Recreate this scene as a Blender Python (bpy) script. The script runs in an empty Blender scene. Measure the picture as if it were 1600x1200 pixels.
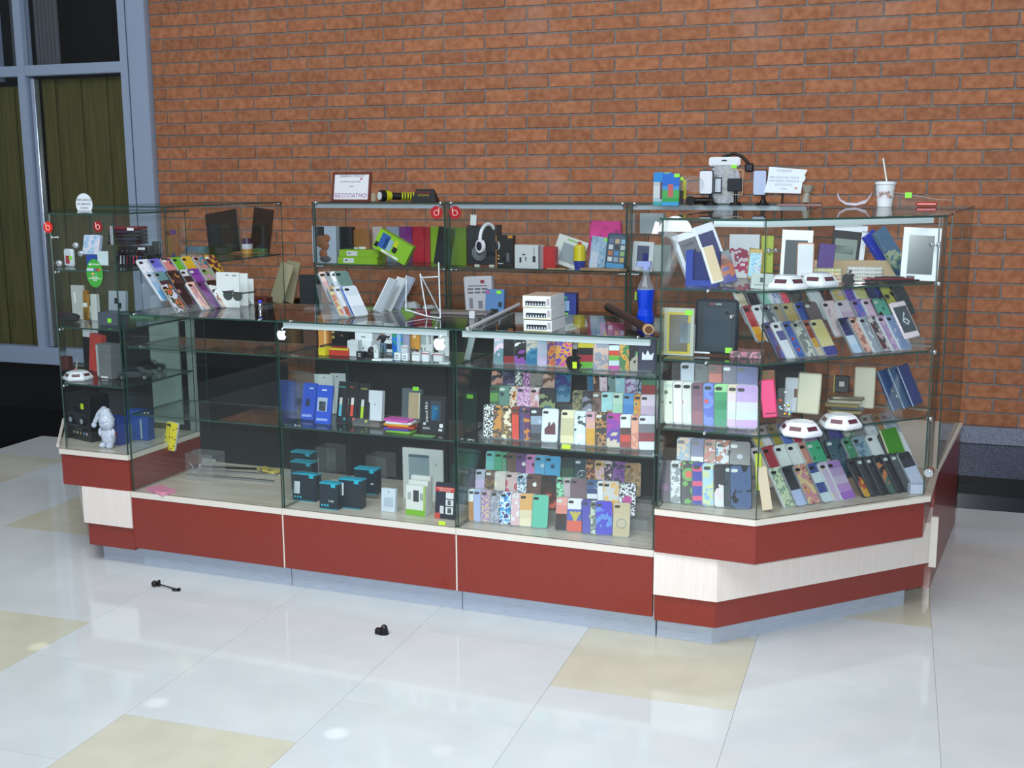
import bpy, bmesh, math, random
from mathutils import Matrix, Vector
random.seed(7)
SC = bpy.context.scene
COL = SC.collection
# ---------------------------------------------------------------- camera
F_PX = 1806.5; YAW = -0.343635; PITCH = 0.176827; ROLL = -0.004744
CP = Vector((4.69702, -6.51088, 1.63754))
FW = Vector((math.sin(YAW)*math.cos(PITCH), math.cos(YAW)*math.cos(PITCH), -math.sin(PITCH)))
_r = Vector((math.cos(YAW), -math.sin(YAW), 0)); _u = _r.cross(FW)
RT = _r*math.cos(ROLL) + _u*math.sin(ROLL); UP = _u*math.cos(ROLL) - _r*math.sin(ROLL)
cam_data = bpy.data.cameras.new('camera'); cam = bpy.data.objects.new('camera', cam_data); COL.objects.link(cam)
cam.matrix_world = Matrix(((RT.x, UP.x, -FW.x, CP.x), (RT.y, UP.y, -FW.y, CP.y), (RT.z, UP.z, -FW.z, CP.z), (0, 0, 0, 1)))
cam_data.sensor_width = 36; cam_data.lens = F_PX/1600*36; cam_data.clip_start = 0.05; cam_data.clip_end = 60
SC.camera = cam
# ---------------------------------------------------------------- exposure, world, lights
SC.view_settings.view_transform = 'Standard'; SC.view_settings.look = 'None'
SC.view_settings.gamma = 1; SC.view_settings.use_curve_mapping = False
SC.view_settings.exposure = 0.0
SC.cycles.transparent_max_bounces = 64; SC.cycles.max_bounces = 10
w = bpy.data.worlds.new('hall'); SC.world = w; w.use_nodes = True
bg = w.node_tree.nodes['Background']; bg.inputs[0].default_value = (0.80, 0.90, 1.0, 1); bg.inputs[1].default_value = 0.36
def light(name, kind, loc, target, energy, color, size=None, **k):
    d = bpy.data.lights.new(name, kind); d.energy = energy; d.color = color
    if size: 
        if kind == 'AREA': d.shape = 'RECTANGLE'; d.size, d.size_y = size
        else: d.shadow_soft_size = size
    for a, v in k.items(): setattr(d, a, v)
    o = bpy.data.objects.new(name, d); COL.objects.link(o); o.location = loc
    o.rotation_euler = (Vector(target)-Vector(loc)).to_track_quat('-Z', 'Y').to_euler(); return o
light('hall_lamps', 'AREA', (3.0, -5.2, 4.2), (3.0, -2.6, 0), 190, (0.93, 0.97, 1.0), (5, 2.2))
light('camera_flash', 'SPOT', (4.66, -6.50, 1.72), (3.2, -1.5, 1.1), 400, (0.88, 0.95, 1.0), 0.02, spot_size=1.5, spot_blend=1.0)

for fx, fy, fe in ((60, 1010, 260), (245, 1098, 170), (525, 1146, 220), (690, 1172, 90)):   # narrow beams added overhead to make bright floor discs of unknown source
    _d = FW + RT*((fx-800)/F_PX) + UP*((600-fy)/F_PX); _p = CP + _d*(-CP.z/_d.z)
    light('added_floor_beam', 'SPOT', (_p.x, _p.y, 4.2), (_p.x, _p.y, 0), fe, (.95, .98, 1), .004, spot_size=math.radians(1.3), spot_blend=1.0)
# ---------------------------------------------------------------- projection helpers (photo pixel -> place in the room)
def ray(px, py): return FW + RT*((px-800)/F_PX) + UP*((600-py)/F_PX)
def on(px, py, z):                       # point of the horizontal plane z seen at this pixel
    d = ray(px, py); t = (z-CP.z)/d.z; return CP + d*t
def atY(px, Y, z):                       # point at depth Y and height z seen in this pixel column
    k = (px-800)/F_PX
    # (P-CP).(RT - k FW) = 0
    n = RT - FW*k; x = CP.x - (n.y*(Y-CP.y) + n.z*(z-CP.z))/n.x
    return Vector((x, Y, z))
def online(px, P0, u, z):                # point P0 + t*u seen in this pixel column
    k = (px-800)/F_PX; n = RT - FW*k; P = Vector((P0[0], P0[1], z)); uu = Vector((u[0], u[1], 0))
    t = -n.dot(P-CP)/n.dot(uu); return P + uu*t
# the kiosk stands slightly turned against the wall
KANG = -0.025; KM = Matrix.Translation((3.85, -2.66, 0)) @ Matrix.Rotation(KANG, 4, 'Z') @ Matrix.Translation((-3.85, 2.66, 0))
def KP(x, y, z=0): return KM @ Vector((x, y, z))

# ---------------------------------------------------------------- materials
def lin(h):
    if not isinstance(h, str): return tuple(h)+(1,)
    c = [int(h[i:i+2], 16)/255 for i in (0, 2, 4)]
    return tuple((v/12.92 if v <= .04045 else ((v+.055)/1.055)**2.4) for v in c)+(1,)
_mc = {}
def newmat(name):
    m = bpy.data.materials.new(name); m.use_nodes = True; return m, m.node_tree.nodes, m.node_tree.links
def C(h, rough=.5, metal=0, coat=0, emit=0):
    key = (h, rough, metal, coat, emit)
    if key in _mc: return _mc[key]
    m, N, L = newmat('paint_'+str(h)); b = N['Principled BSDF']
    b.inputs['Base Color'].default_value = lin(h); b.inputs['Roughness'].default_value = rough
    b.inputs['Metallic'].default_value = metal; b.inputs['Coat Weight'].default_value = coat
    b.inputs['Coat Roughness'].default_value = .06
    if emit: b.inputs['Emission Color'].default_value = lin(h); b.inputs['Emission Strength'].default_value = emit
    _mc[key] = m; return m
def grain(name, c1, c2, scale, rough=.5, stretch=(1, 1, 1), detail=4, lo=.35, hi=.65, bump=0, coat=0, perobj=0, c3=None):
    m, N, L = newmat(name); b = N['Principled BSDF']
    tc = N.new('ShaderNodeTexCoord'); mp = N.new('ShaderNodeMapping'); mp.inputs['Scale'].default_value = stretch
    oi = N.new('ShaderNodeObjectInfo'); 
    L.new(tc.outputs['Object'], mp.inputs[0])
    if perobj:
        cx = N.new('ShaderNodeCombineXYZ'); ml = N.new('ShaderNodeMath'); ml.operation = 'MULTIPLY'; ml.inputs[1].default_value = 50
        L.new(oi.outputs['Random'], ml.inputs[0]); L.new(ml.outputs[0], cx.inputs[0]); L.new(ml.outputs[0], cx.inputs[2])
        L.new(cx.outputs[0], mp.inputs['Location'])
    n = N.new('ShaderNodeTexNoise'); n.inputs['Scale'].default_value = scale; n.inputs['Detail'].default_value = detail
    L.new(mp.outputs[0], n.inputs[0])
    r = N.new('ShaderNodeValToRGB'); r.color_ramp.elements[0].position = lo; r.color_ramp.elements[1].position = hi
    r.color_ramp.elements[0].color = lin(c1); r.color_ramp.elements[1].color = lin(c2); L.new(n.outputs[0], r.inputs[0])
    out = r.outputs[0]
    if perobj:
        hs = N.new('ShaderNodeHueSaturation'); mr = N.new('ShaderNodeMapRange'); mr.inputs[3].default_value = 1-perobj; mr.inputs[4].default_value = 1+perobj
        L.new(oi.outputs['Random'], mr.inputs[0]); L.new(mr.outputs[0], hs.inputs['Value']); L.new(out, hs.inputs['Color']); out = hs.outputs[0]
    if c3:
        n2 = N.new('ShaderNodeTexNoise'); n2.inputs['Scale'].default_value = 2.2; n2.inputs['Detail'].default_value = 6
        tc2 = N.new('ShaderNodeNewGeometry'); L.new(tc2.outputs['Position'], n2.inputs[0])
        r2 = N.new('ShaderNodeValToRGB'); r2.color_ramp.elements[0].position = .58; r2.color_ramp.elements[1].position = .78
        r2.color_ramp.elements[0].color = (0, 0, 0, 1); r2.color_ramp.elements[1].color = (.45, .45, .45, 1); L.new(n2.outputs[0], r2.inputs[0])
        mx = N.new('ShaderNodeMixRGB'); mx.inputs[2].default_value = lin(c3); L.new(r2.outputs[0], mx.inputs[0]); L.new(out, mx.inputs[1]); out = mx.outputs[0]
    L.new(out, b.inputs['Base Color']); b.inputs['Roughness'].default_value = rough; b.inputs['Coat Weight'].default_value = coat
    if bump:
        bp = N.new('ShaderNodeBump'); bp.inputs['Strength'].default_value = bump; bp.inputs['Distance'].default_value = .003
        L.new(n.outputs[0], bp.inputs['Height']); L.new(bp.outputs[0], b.inputs['Normal'])
    return m
def glassmat(name, tint, ior=1.5, rough=0.0, haze=0.0):
    m, N, L = newmat(name); N.remove(N['Principled BSDF'])
    t = N.new('ShaderNodeBsdfTransparent'); t.inputs[0].default_value = lin(tint)
    g = N.new('ShaderNodeBsdfGlossy'); g.inputs['Roughness'].default_value = rough
    lw = N.new('ShaderNodeLayerWeight'); lw.inputs[0].default_value = .5
    pw = N.new('ShaderNodeMath'); pw.operation = 'POWER'; pw.inputs[1].default_value = 5; L.new(lw.outputs['Facing'], pw.inputs[0])
    fr = N.new('ShaderNodeMath'); fr.operation = 'MULTIPLY_ADD'; f0 = ((ior-1)/(ior+1))**2; fr.inputs[1].default_value = (1-f0)*.85; fr.inputs[2].default_value = f0; L.new(pw.outputs[0], fr.inputs[0])
    mx = N.new('ShaderNodeMixShader'); L.new(fr.outputs[0], mx.inputs[0]); L.new(t.outputs[0], mx.inputs[1]); L.new(g.outputs[0], mx.inputs[2])
    out = mx.outputs[0]
    if haze:
        d = N.new('ShaderNodeBsdfDiffuse'); d.inputs[0].default_value = lin('dfe8ea'); m2 = N.new('ShaderNodeMixShader'); m2.inputs[0].default_value = haze
        L.new(out, m2.inputs[1]); L.new(d.outputs[0], m2.inputs[2]); out = m2.outputs[0]
    L.new(out, N['Material Output'].inputs[0]); return m
GLASS = glassmat('counter_glass', (0.975, 0.992, 0.985), 1.40, haze=.003)
GEDGE = C('2a463f', .25)
GEDGE2 = C('5d8178', .25)
ACRYL = glassmat('clear_acrylic', (0.97, 0.98, 0.99), 1.5, .03, haze=.05)
ACREDGE = C('c9d3da', .2)
BLIST = glassmat('blister_plastic', (0.9, 0.92, 0.94), 1.6, .08, haze=.10)
CHROME = C('d9dde2', .12, 1)
RED = grain('red_laminate', '7c261c', '8c3024', 260, .32, detail=3, coat=.25)
CREAM = grain('cream_laminate', 'e4dad3', 'ebe2dc', 160, .4, stretch=(1, 1, .03))
DECK = grain('deck_laminate', 'b9b1a2', 'cbc4b6', 40, .35, stretch=(.1, 1, 1), coat=.3)
LEDGE = C('dcd6cc', .4)
PLINTH = grain('brushed_plinth', 'a6b1c4', 'b4bfcf', 90, .28, stretch=(.2, .2, 3), coat=.3)
CHAR = C('121316', .6); BLACK = C('0b0b0e', .4); DGREY = C('3a3d42', .45)
WHITE = C('e9edf0', .35); ALU = C('aab4c4', .3, .55); STRIP = C('c6d2d6', .4)
WINALU = C('9fafc8', .4, .1)

# ---------------------------------------------------------------- mesh building
class MB:
    def __init__(s): s.v = []; s.f = []; s.m = []
    def add(s, vs, fs, mi=0):
        b = len(s.v); s.v += [tuple(x) for x in vs]; s.f += [tuple(b+i for i in f) for f in fs]; s.m += [mi if isinstance(mi, int) else mi[k] for k in range(len(fs))]
        return s
    def box(s, x0, y0, z0, x1, y1, z1, mi=0):
        vs = [(x, y, z) for z in (z0, z1) for (x, y) in ((x0, y0), (x1, y0), (x1, y1), (x0, y1))]
        return s.add(vs, [(3, 2, 1, 0), (4, 5, 6, 7), (0, 1, 5, 4), (1, 2, 6, 5), (2, 3, 7, 6), (3, 0, 4, 7)], mi)
    def prism(s, poly, z0, z1, mi=0, cap=None):
        n = len(poly); vs = [(x, y, z0) for x, y in poly]+[(x, y, z1) for x, y in poly]
        fs = [tuple(range(n-1, -1, -1)), tuple(range(n, 2*n))]+[(i, (i+1) % n, n+(i+1) % n, n+i) for i in range(n)]
        cap = mi if cap is None else cap
        return s.add(vs, fs, [cap, cap]+[mi]*n)
    def fprism(s, poly, y0, y1, mi=0):        # outline in x,z extruded along y
        n = len(poly); vs = [(x, y0, z) for x, z in poly]+[(x, y1, z) for x, z in poly]
        return s.add(vs, [tuple(range(n)), tuple(range(2*n-1, n-1, -1))]+[(i, n+i, n+(i+1) % n, (i+1) % n) for i in range(n)], mi)
    def cone(s, p0, p1, r0, r1, n=16, mi=0, caps=True):
        p0 = Vector(p0); p1 = Vector(p1); d = (p1-p0).normalized(); a = d.orthogonal().normalized(); b = d.cross(a)
        vs = [p0+(a*math.cos(t)+b*math.sin(t))*r0 for t in [2*math.pi*i/n for i in range(n)]]+[p1+(a*math.cos(t)+b*math.sin(t))*r1 for t in [2*math.pi*i/n for i in range(n)]]
        fs = [(i, (i+1) % n, n+(i+1) % n, n+i) for i in range(n)]
        if caps: fs += [tuple(range(n-1, -1, -1)), tuple(range(n, 2*n))]
        return s.add(vs, fs, mi)
    def ball(s, c, r, n=10, mi=0, sc=(1, 1, 1)):
        h = n//2+1; vs = []; fs = []
        for i in range(1, h):
            for j in range(n):
                p = math.pi*i/h; t = 2*math.pi*j/n; vs.append((c[0]+r*sc[0]*math.sin(p)*math.cos(t), c[1]+r*sc[1]*math.sin(p)*math.sin(t), c[2]+r*sc[2]*math.cos(p)))
        vs += [(c[0], c[1], c[2]+r*sc[2]), (c[0], c[1], c[2]-r*sc[2])]; T = len(vs)-2
        for i in range(h-2):
            for j in range(n): fs.append((i*n+j, (i+1)*n+j, (i+1)*n+(j+1) % n, i*n+(j+1) % n))
        for j in range(n): fs.append((T, j, (j+1) % n)); fs.append((T+1, (h-2)*n+(j+1) % n, (h-2)*n+j))
        return s.add(vs, fs, mi)
    def tube(s, pts, r, n=8, mi=0):
        for a, b in zip(pts[:-1], pts[1:]): s.cone(a, b, r if not isinstance(r, (list, tuple)) else r[0], r if not isinstance(r, (list, tuple)) else r[1], n, mi)
        return s
    def mesh(s, name, mats, bevel=0, seg=2, smooth=False):
        me = bpy.data.meshes.new(name); me.from_pydata(s.v, [], s.f)
        for m in (mats if isinstance(mats, (list, tuple)) else [mats]): me.materials.append(m)
        for p, mi in zip(me.polygons, s.m): p.material_index = mi
        bm = bmesh.new(); bm.from_mesh(me); bmesh.ops.recalc_face_normals(bm, faces=bm.faces)
        if bevel: bmesh.ops.bevel(bm, geom=list(bm.edges), offset=bevel, segments=seg, affect='EDGES', clamp_overlap=True)
        bm.to_mesh(me); bm.free()
        if smooth or bevel:
            for p in me.polygons: p.use_smooth = True
            if not smooth: 
                try: me.set_sharp_from_angle(angle=math.radians(40))
                except Exception: pass
            else:
                try: me.set_sharp_from_angle(angle=math.radians(50))
                except Exception: pass
        return me
    def build(s, name, mats, parent=None, bevel=0, seg=2, smooth=False, mw=None):
        o = bpy.data.objects.new(name, s.mesh(name, mats, bevel, seg, smooth)); COL.objects.link(o)
        if parent: o.parent = parent
        if mw is not None: o.matrix_world = mw
        return o
def tag(o, label=None, cat=None, group=None, kind=None):
    if label: o['label'] = label
    if cat: o['category'] = cat
    if group: o['group'] = group
    if kind: o['kind'] = kind
    return o
def thing(name, label, cat, mw, group=None):
    o = bpy.data.objects.new(name, None); o.empty_display_size = .05; COL.objects.link(o); o.matrix_world = mw
    return tag(o, label, cat, group)
def mesh_obj(name, me, parent=None, mat=None, mw=None):
    o = bpy.data.objects.new(name, me); COL.objects.link(o)
    if parent: o.parent = parent
    if mw is not None: o.matrix_world = mw if parent is None else o.matrix_world
    if mat:
        o.material_slots[0].link = 'OBJECT'; o.material_slots[0].material = mat
    return o
def text(parent, s, x, y, z, size, mat, rz=0, align='CENTER', name='lettering', basis=None, sx=1):
    c = bpy.data.curves.new(name, 'FONT'); c.body = s; c.size = size; c.extrude = .0002; c.align_x = align; c.align_y = 'CENTER'; c.resolution_u = 1
    f = bpy.data.objects.new(name, c); me = bpy.data.meshes.new_from_object(f); bpy.data.objects.remove(f); bpy.data.curves.remove(c)
    me.materials.clear(); me.materials.append(mat); o = bpy.data.objects.new(name, me); COL.objects.link(o); o.parent = parent
    m = Matrix.Translation((x, y, z)) @ Matrix.Rotation(math.pi/2, 4, 'X') @ Matrix.Rotation(rz, 4, 'Z') @ Matrix.Diagonal((sx, 1, 1, 1))
    if basis is not None: m = basis @ m
    o.matrix_local = m; return o
def onplane(px, py, P0, n):              # point of the plane through P0 with normal n seen at this pixel
    d = ray(px, py); n = Vector(n); return CP + d*((Vector(P0)-CP).dot(n)/d.dot(n))
def place(p, yaw=0, lean=0, roll=0):     # base point, turned about z, then leaned back (top away) and tilted sideways
    return Matrix.Translation(p) @ Matrix.Rotation(yaw, 4, 'Z') @ Matrix.Rotation(-lean, 4, 'X') @ Matrix.Rotation(roll, 4, 'Y')
# ================================================================ room
# floor: slab, tiles of 0.6 m in a half bond, dark granite border
slab = MB().box(-7, -12, -.05, 9, 3, -.004).build('floor', C('b4babb', .5)); tag(slab, kind='structure')
TW = grain('white_tile', 'cfd5d6', 'd6dbdc', 5, .08, detail=3, coat=.0, perobj=.006)
TB = grain('beige_tile', 'cbc8b4', 'd3d0bd', 7, .10, detail=4, perobj=.006)
TD = grain('black_granite_tile', '08090b', '15161a', 90, .10, detail=3, perobj=.1)
FT = 0.0231; FX0 = 1.7376; S = .6
FR = Matrix.Rotation(FT, 4, 'Z')
beige = {(-1, -3.81), (1, -4.41), (3, -3.21), (4, -2.31), (-2, -2.31), (-4, -1.71), (-5, -4.41), (5, -4.41), (1, -6.21), (-3, -5.61), (3, -5.61), (6, -.5)}
for k in range(-11, 8):
    x = FX0+k*S
    off = -3.21 if k % 2 else -2.91
    for j in range(-9, 8):
        y = round(off+j*S, 2); y1 = y+S
        if y > 1.2 or y < -7.6: continue
        parts = []
        if x < -.69 or y >= -.62: parts = [(y, y1, TD)]
        elif y1 <= -.62: parts = [(y, y1, TB if (k, y) in beige else TW)]
        else: parts = [(y, -.62, TW), (-.62, y1, TD)]
        for a, b, m in parts:
            if b-a < .02: continue
            bm_ = MB().box(x+.0006, a+.0006, -.003, x+S-.0006, b-.0006, 0)
            o = bm_.build('floor_tile', m, slab); o.matrix_parent_inverse = Matrix(); o.matrix_local = FR
# brick wall
WALLZ = 2.2943; BX = .26; BZ = .0759
MORT = grain('mortar', '74706f', '8c8785', 40, .9, bump=.3)
wall = MB().box(-.10, .0, .30, 6.6, .25, 4.0).build('wall_back', MORT); tag(wall, kind='structure')
BR = grain('brick_clay', '985d3d', 'b27552', 26, .8, detail=6, bump=.25, perobj=.13, c3='c39a86')
def brickmesh(w):
    return MB().box(0, -.006, 0, w, .03, BZ-.0095).mesh('brick', BR, bevel=.0022, seg=1)
bfull = brickmesh(BX-.010); cache = {}
rest = MB(); bricks = []
for kz in range(-26, 22):
    z = WALLZ+kz*BZ+.005; off = 0 if kz % 2 == 0 else .5
    for jx in range(-1, 26):
        x0 = (jx+off)*BX+.005; x1 = x0+BX-.010
        if x1 < -.08: continue
        bricks.append([max(x0, -.098), x1, z])
def vis(b):
    x, z = (b[0]+b[1])/2, b[2]
    d = Vector((x, 0, z))-CP; w = d.dot(FW); px = 800+F_PX*d.dot(RT)/w; py = 600-F_PX*d.dot(UP)/w
    inside = -30 < px < 1640 and -25 < py < 1210
    hidden = (py > 310 and px < 1475)
    return (0 if inside and not hidden else (1 if inside else 2), w)
bricks.sort(key=vis)
for i, (x0, x1, z) in enumerate(bricks):
    jit = random.uniform(-.0025, .0015)
    if i < 300:
        w_ = round(x1-x0, 3)
        if w_ not in cache: cache[w_] = brickmesh(w_)
        o = mesh_obj('brick', cache[w_], wall); o.location = (x0, jit, z)
    else:
        rest.box(x0, -.006+jit, z, x1, .03, z+BZ-.0095)
# the joined remainder colours each brick by its place
m, N, L = newmat('brick_clay_joined'); b_ = N['Principled BSDF']
g_ = N.new('ShaderNodeNewGeometry'); n_ = N.new('ShaderNodeTexNoise'); n_.inputs['Scale'].default_value = 26; n_.inputs['Detail'].default_value = 6
L.new(g_.outputs['Position'], n_.inputs[0]); r_ = N.new('ShaderNodeValToRGB'); r_.color_ramp.elements[0].position = .35; r_.color_ramp.elements[1].position = .65
r_.color_ramp.elements[0].color = lin('985d3d'); r_.color_ramp.elements[1].color = lin('b27552'); L.new(n_.outputs[0], r_.inputs[0])
hs = N.new('ShaderNodeHueSaturation'); mr = N.new('ShaderNodeMapRange'); mr.inputs[3].default_value = .87; mr.inputs[4].default_value = 1.13
L.new(g_.outputs['Random Per Island'], mr.inputs[0]); L.new(mr.outputs[0], hs.inputs['Value']); L.new(r_.outputs[0], hs.inputs['Color'])
n2 = N.new('ShaderNodeTexNoise'); n2.inputs['Scale'].default_value = 2.2; n2.inputs['Detail'].default_value = 6; L.new(g_.outputs['Position'], n2.inputs[0])
r2 = N.new('ShaderNodeValToRGB'); r2.color_ramp.elements[0].position = .58; r2.color_ramp.elements[1].position = .78; r2.color_ramp.elements[0].color = (0, 0, 0, 1); r2.color_ramp.elements[1].color = (.45, .45, .45, 1)
L.new(n2.outputs[0], r2.inputs[0]); mx = N.new('ShaderNodeMixRGB'); mx.inputs[2].default_value = lin('c39a86'); L.new(r2.outputs[0], mx.inputs[0]); L.new(hs.outputs[0], mx.inputs[1])
L.new(mx.outputs[0], b_.inputs['Base Color']); b_.inputs['Roughness'].default_value = .8
tag(rest.build('brick', m, wall), kind='stuff')
# granite skirting
GRL = grain('granite_light', '6d7386', '8f96a8', 120, .25, detail=3); GRD = grain('granite_speckled', '3c3f4e', '656a7e', 160, .2, detail=3)
sk = MB().box(-.10, -.035, .235, 6.6, .0, .325).build('baseboard_back', GRL); tag(sk, kind='structure')
MB().box(-.10, -.02, .05, 6.6, .0, .235).build('skirting_panel', GRD, sk)
MB().box(-.10, -.015, .0, 6.6, .02, .05).build('skirting_foot', BLACK, sk)
# window wall at the left
win = MB().box(-6, .1, 0, -.1, .2, .36).build('wall_left', C('0c0d10', .4)); tag(win, kind='structure')
W1 = thing('window_1', None, None, Matrix()); tag(W1, kind='structure')
MB().box(-.315, -.05, .0, -.105, .06, 4).build('column', WINALU, W1, bevel=.004)
MB().box(-.250, -.056, .0, -.246, -.05, 4).build('column_seam', C('4e5a74', .5), W1)
MB().box(-1.165, -.04, .36, -1.10, .05, 4).build('mullion', WINALU, W1, bevel=.004)
MB().box(-1.085, -.01, .48, -1.055, .04, 2.31).build('inner_frame', C('c4cee0', .18, .8), W1, bevel=.003)
MB().box(-3.2, -.045, .355, -.315, .05, .475).build('bottom_rail', WINALU, W1, bevel=.004)
MB().box(-3.2, -.035, 2.325, -.315, .05, 2.395).build('transom', WINALU, W1, bevel=.004)
MB().box(-1.42, -.06, 2.30, -1.345, .05, 4).build('mullion', WINALU, W1, bevel=.004)
for x0, x1, z0, z1 in ((-1.1, -.315, .475, 2.325), (-1.1, -.315, 2.395, 4), (-3.2, -1.165, .475, 2.325), (-3.2, -1.165, 2.395, 4)):
    MB().box(x0, .005, z0, x1, .011, z1, 0).build('pane', glassmat('window_pane', (.95, .96, .97), 1.25), W1)
OLV = grain('olive_fabric', '504c22', '645e2e', 60, .85, stretch=(1, 1, .04), perobj=.05)
for bi, (x0, x1, lab) in enumerate(((-1.06, -.32, 'olive vertical fabric blind between the aluminium mullion and column'), (-3.1, -1.20, 'olive vertical fabric blind at the very left edge, left of the mullion'))):
    T = thing('window_blind', lab, 'blind', Matrix.Translation(((x0+x1)/2, .07, .47)), 'olive window blinds')
    n = int((x1-x0)/.105); wv = (x1-x0)/n
    for i in range(n):
        xa = x0+i*wv-(x0+x1)/2
        MB().box(xa, .012*(i % 2), 0, xa+wv*1.04, .012*(i % 2)+.004, 1.84 if bi == 0 else 1.80).build('slat', OLV, T)
cur = MB()
for i in range(6): cur.cone((-1.08+i*.032, .09, 2.4), (-1.08+i*.032, .09, 4), .018, .018, 8)
tag(cur.build('curtain', C('5c5f63', .9), smooth=True), 'narrow grey curtain hanging behind the upper window pane', 'curtain')
cur = MB()
for i in range(4): cur.cone((-1.28+i*.032, .09, 2.36), (-1.28+i*.032, .09, 4), .018, .018, 8)
tag(cur.build('curtain', C('565a60', .9), smooth=True), 'narrow grey curtain strip behind the far left upper pane', 'curtain')
bk = MB().box(-6, .5, -.0, -.1, .55, 4.2).build('wall_backdrop', C('050506', .8)); tag(bk, kind='structure')
# ================================================================ kiosk
FYK = -2.66
class KT:
    """a kiosk unit; its parts are written in kiosk coordinates"""
    def __init__(s, name, label, cat, org, group=None):
        s.org = Vector(org); s.e = thing(name, label, cat, KM @ Matrix.Translation(s.org), group)
    def part(s, name, mb, mats, **k):
        mb.v = [(v[0]-s.org.x, v[1]-s.org.y, v[2]-s.org.z) for v in mb.v]
        return mb.build(name, mats, s.e, **k)
    def pane(s, name, x0, y0, z0, x1, y1, z1, thin):
        """box glass pane: large faces clear, rims green"""
        mb = MB(); 
        idx = {'x': [1, 1, 1, 0, 1, 0], 'y': [1, 1, 0, 1, 0, 1], 'z': [0, 0, 1, 1, 1, 1]}[thin]
        mb.box(x0, y0, z0, x1, y1, z1, idx); return s.part(name, mb, [GLASS, GEDGE])
    def ppane(s, name, poly, z0, z1): return s.part(name, MB().prism(poly, z0, z1, 1, 0), [GLASS, GEDGE])
    def wpane(s, name, a, b, z0, z1, t=.005):
        a = Vector(a); b = Vector(b); d = (b-a).normalized(); n = Vector((-d.y, d.x))*t
        return s.part(name, MB().prism([tuple(a), tuple(b), tuple(b+n), tuple(a+n)], z0, z1, [0][0], 1) if 0 else MB().add(
            [(a.x, a.y, z0), (b.x, b.y, z0), (b.x+n.x, b.y+n.y, z0), (a.x+n.x, a.y+n.y, z0), (a.x, a.y, z1), (b.x, b.y, z1), (b.x+n.x, b.y+n.y, z1), (a.x+n.x, a.y+n.y, z1)],
            [(3, 2, 1, 0), (4, 5, 6, 7), (0, 1, 5, 4), (1, 2, 6, 5), (2, 3, 7, 6), (3, 0, 4, 7)], [1, 1, 0, 1, 0, 1]), [GLASS, GEDGE])
    def clamp(s, x, y, z, r=.009, ax=(0, 1, 0), l=.02):
        d = Vector(ax)*l; p = Vector((x, y, z))
        return s.part('clamp', MB().ball(p, r, 8).cone(p, p+d, r*.45, r*.45, 8).ball(p+d, r*.8, 8), CHROME, smooth=True)
LOWZ = .340; SH1 = .672; SH2 = .955; TOPZ = 1.095; LB = -2.10
XS = [1.590, 2.328, 3.086, 3.848]
names = ['nearly empty low glass counter beside the left tall showcase', 'middle low glass counter with white fruit stickers and boxed accessories', 'low glass counter full of phone cases beside the right tall showcase']
for i in range(3):
    x0, x1 = XS[i], XS[i+1]; u = KT('glass_counter', names[i], 'counter', ((x0+x1)/2, -2.38, 0), 'low glass counters in the front row')
    u.part('plinth', MB().box(x0+.002, FYK+.05, 0, x1-.002, LB-.03, .093), PLINTH)
    u.part('front_panel', MB().box(x0+.003, FYK, .093, x1-.003, FYK+.016, LOWZ-.024), RED)
    u.part('back_panel', MB().box(x0+.003, LB-.02, .093, x1-.003, LB, LOWZ-.024), CHAR)
    u.part('side_panel', MB().box(x0-.0025, FYK-.001, .093, x0+.003, LB, LOWZ-.024), LEDGE if i else RED)
    u.part('side_panel', MB().box(x1-.003, FYK+.02, .093, x1-.001, LB, LOWZ-.024), LEDGE)
    u.part('deck', MB().box(x0+.001, FYK-.004, LOWZ-.024, x1-.001, LB, LOWZ-.001, 1).box(x0+.001, FYK+.001, LOWZ-.001, x1-.001, LB, LOWZ), [DECK, LEDGE])
    u.pane('front_glass', x0+.004, FYK+.004, LOWZ, x1-.004, FYK+.009, TOPZ-.006, 'y')
    u.pane('side_glass', x0+.003, FYK+.010, LOWZ, x0+.008, LB-.005, TOPZ-.006, 'x')
    u.pane('side_glass', x1-.008, FYK+.010, LOWZ, x1-.003, LB-.005, TOPZ-.006, 'x')
    u.pane('top_glass', x0+.001, FYK-.002, TOPZ-.006, x1-.001, LB, TOPZ, 'z')
    u.pane('shelf', x0+.009, FYK+.02, SH1-.006, x1-.009, -2.30, SH1, 'z')
    u.pane('shelf', x0+.009, FYK+.02, SH2-.006, x1-.009, -2.32, SH2, 'z')
    if i: u.part('light_strip', MB().box(x0+.03, FYK+.011, TOPZ-.030, x1-.03, FYK+.03, TOPZ-.008), STRIP)
    for z in (SH1-.012, SH2-.012):
        for xx, sg in ((x0+.012, 1), (x1-.012, -1)):
            u.clamp(xx, -2.56, z, .007, (sg, 0, 0), .02)
    for xx in (x0+.07, x1-.07): u.clamp(xx, FYK+.0, TOPZ-.035+.035, .005, (0, 1, 0), .012)
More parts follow.
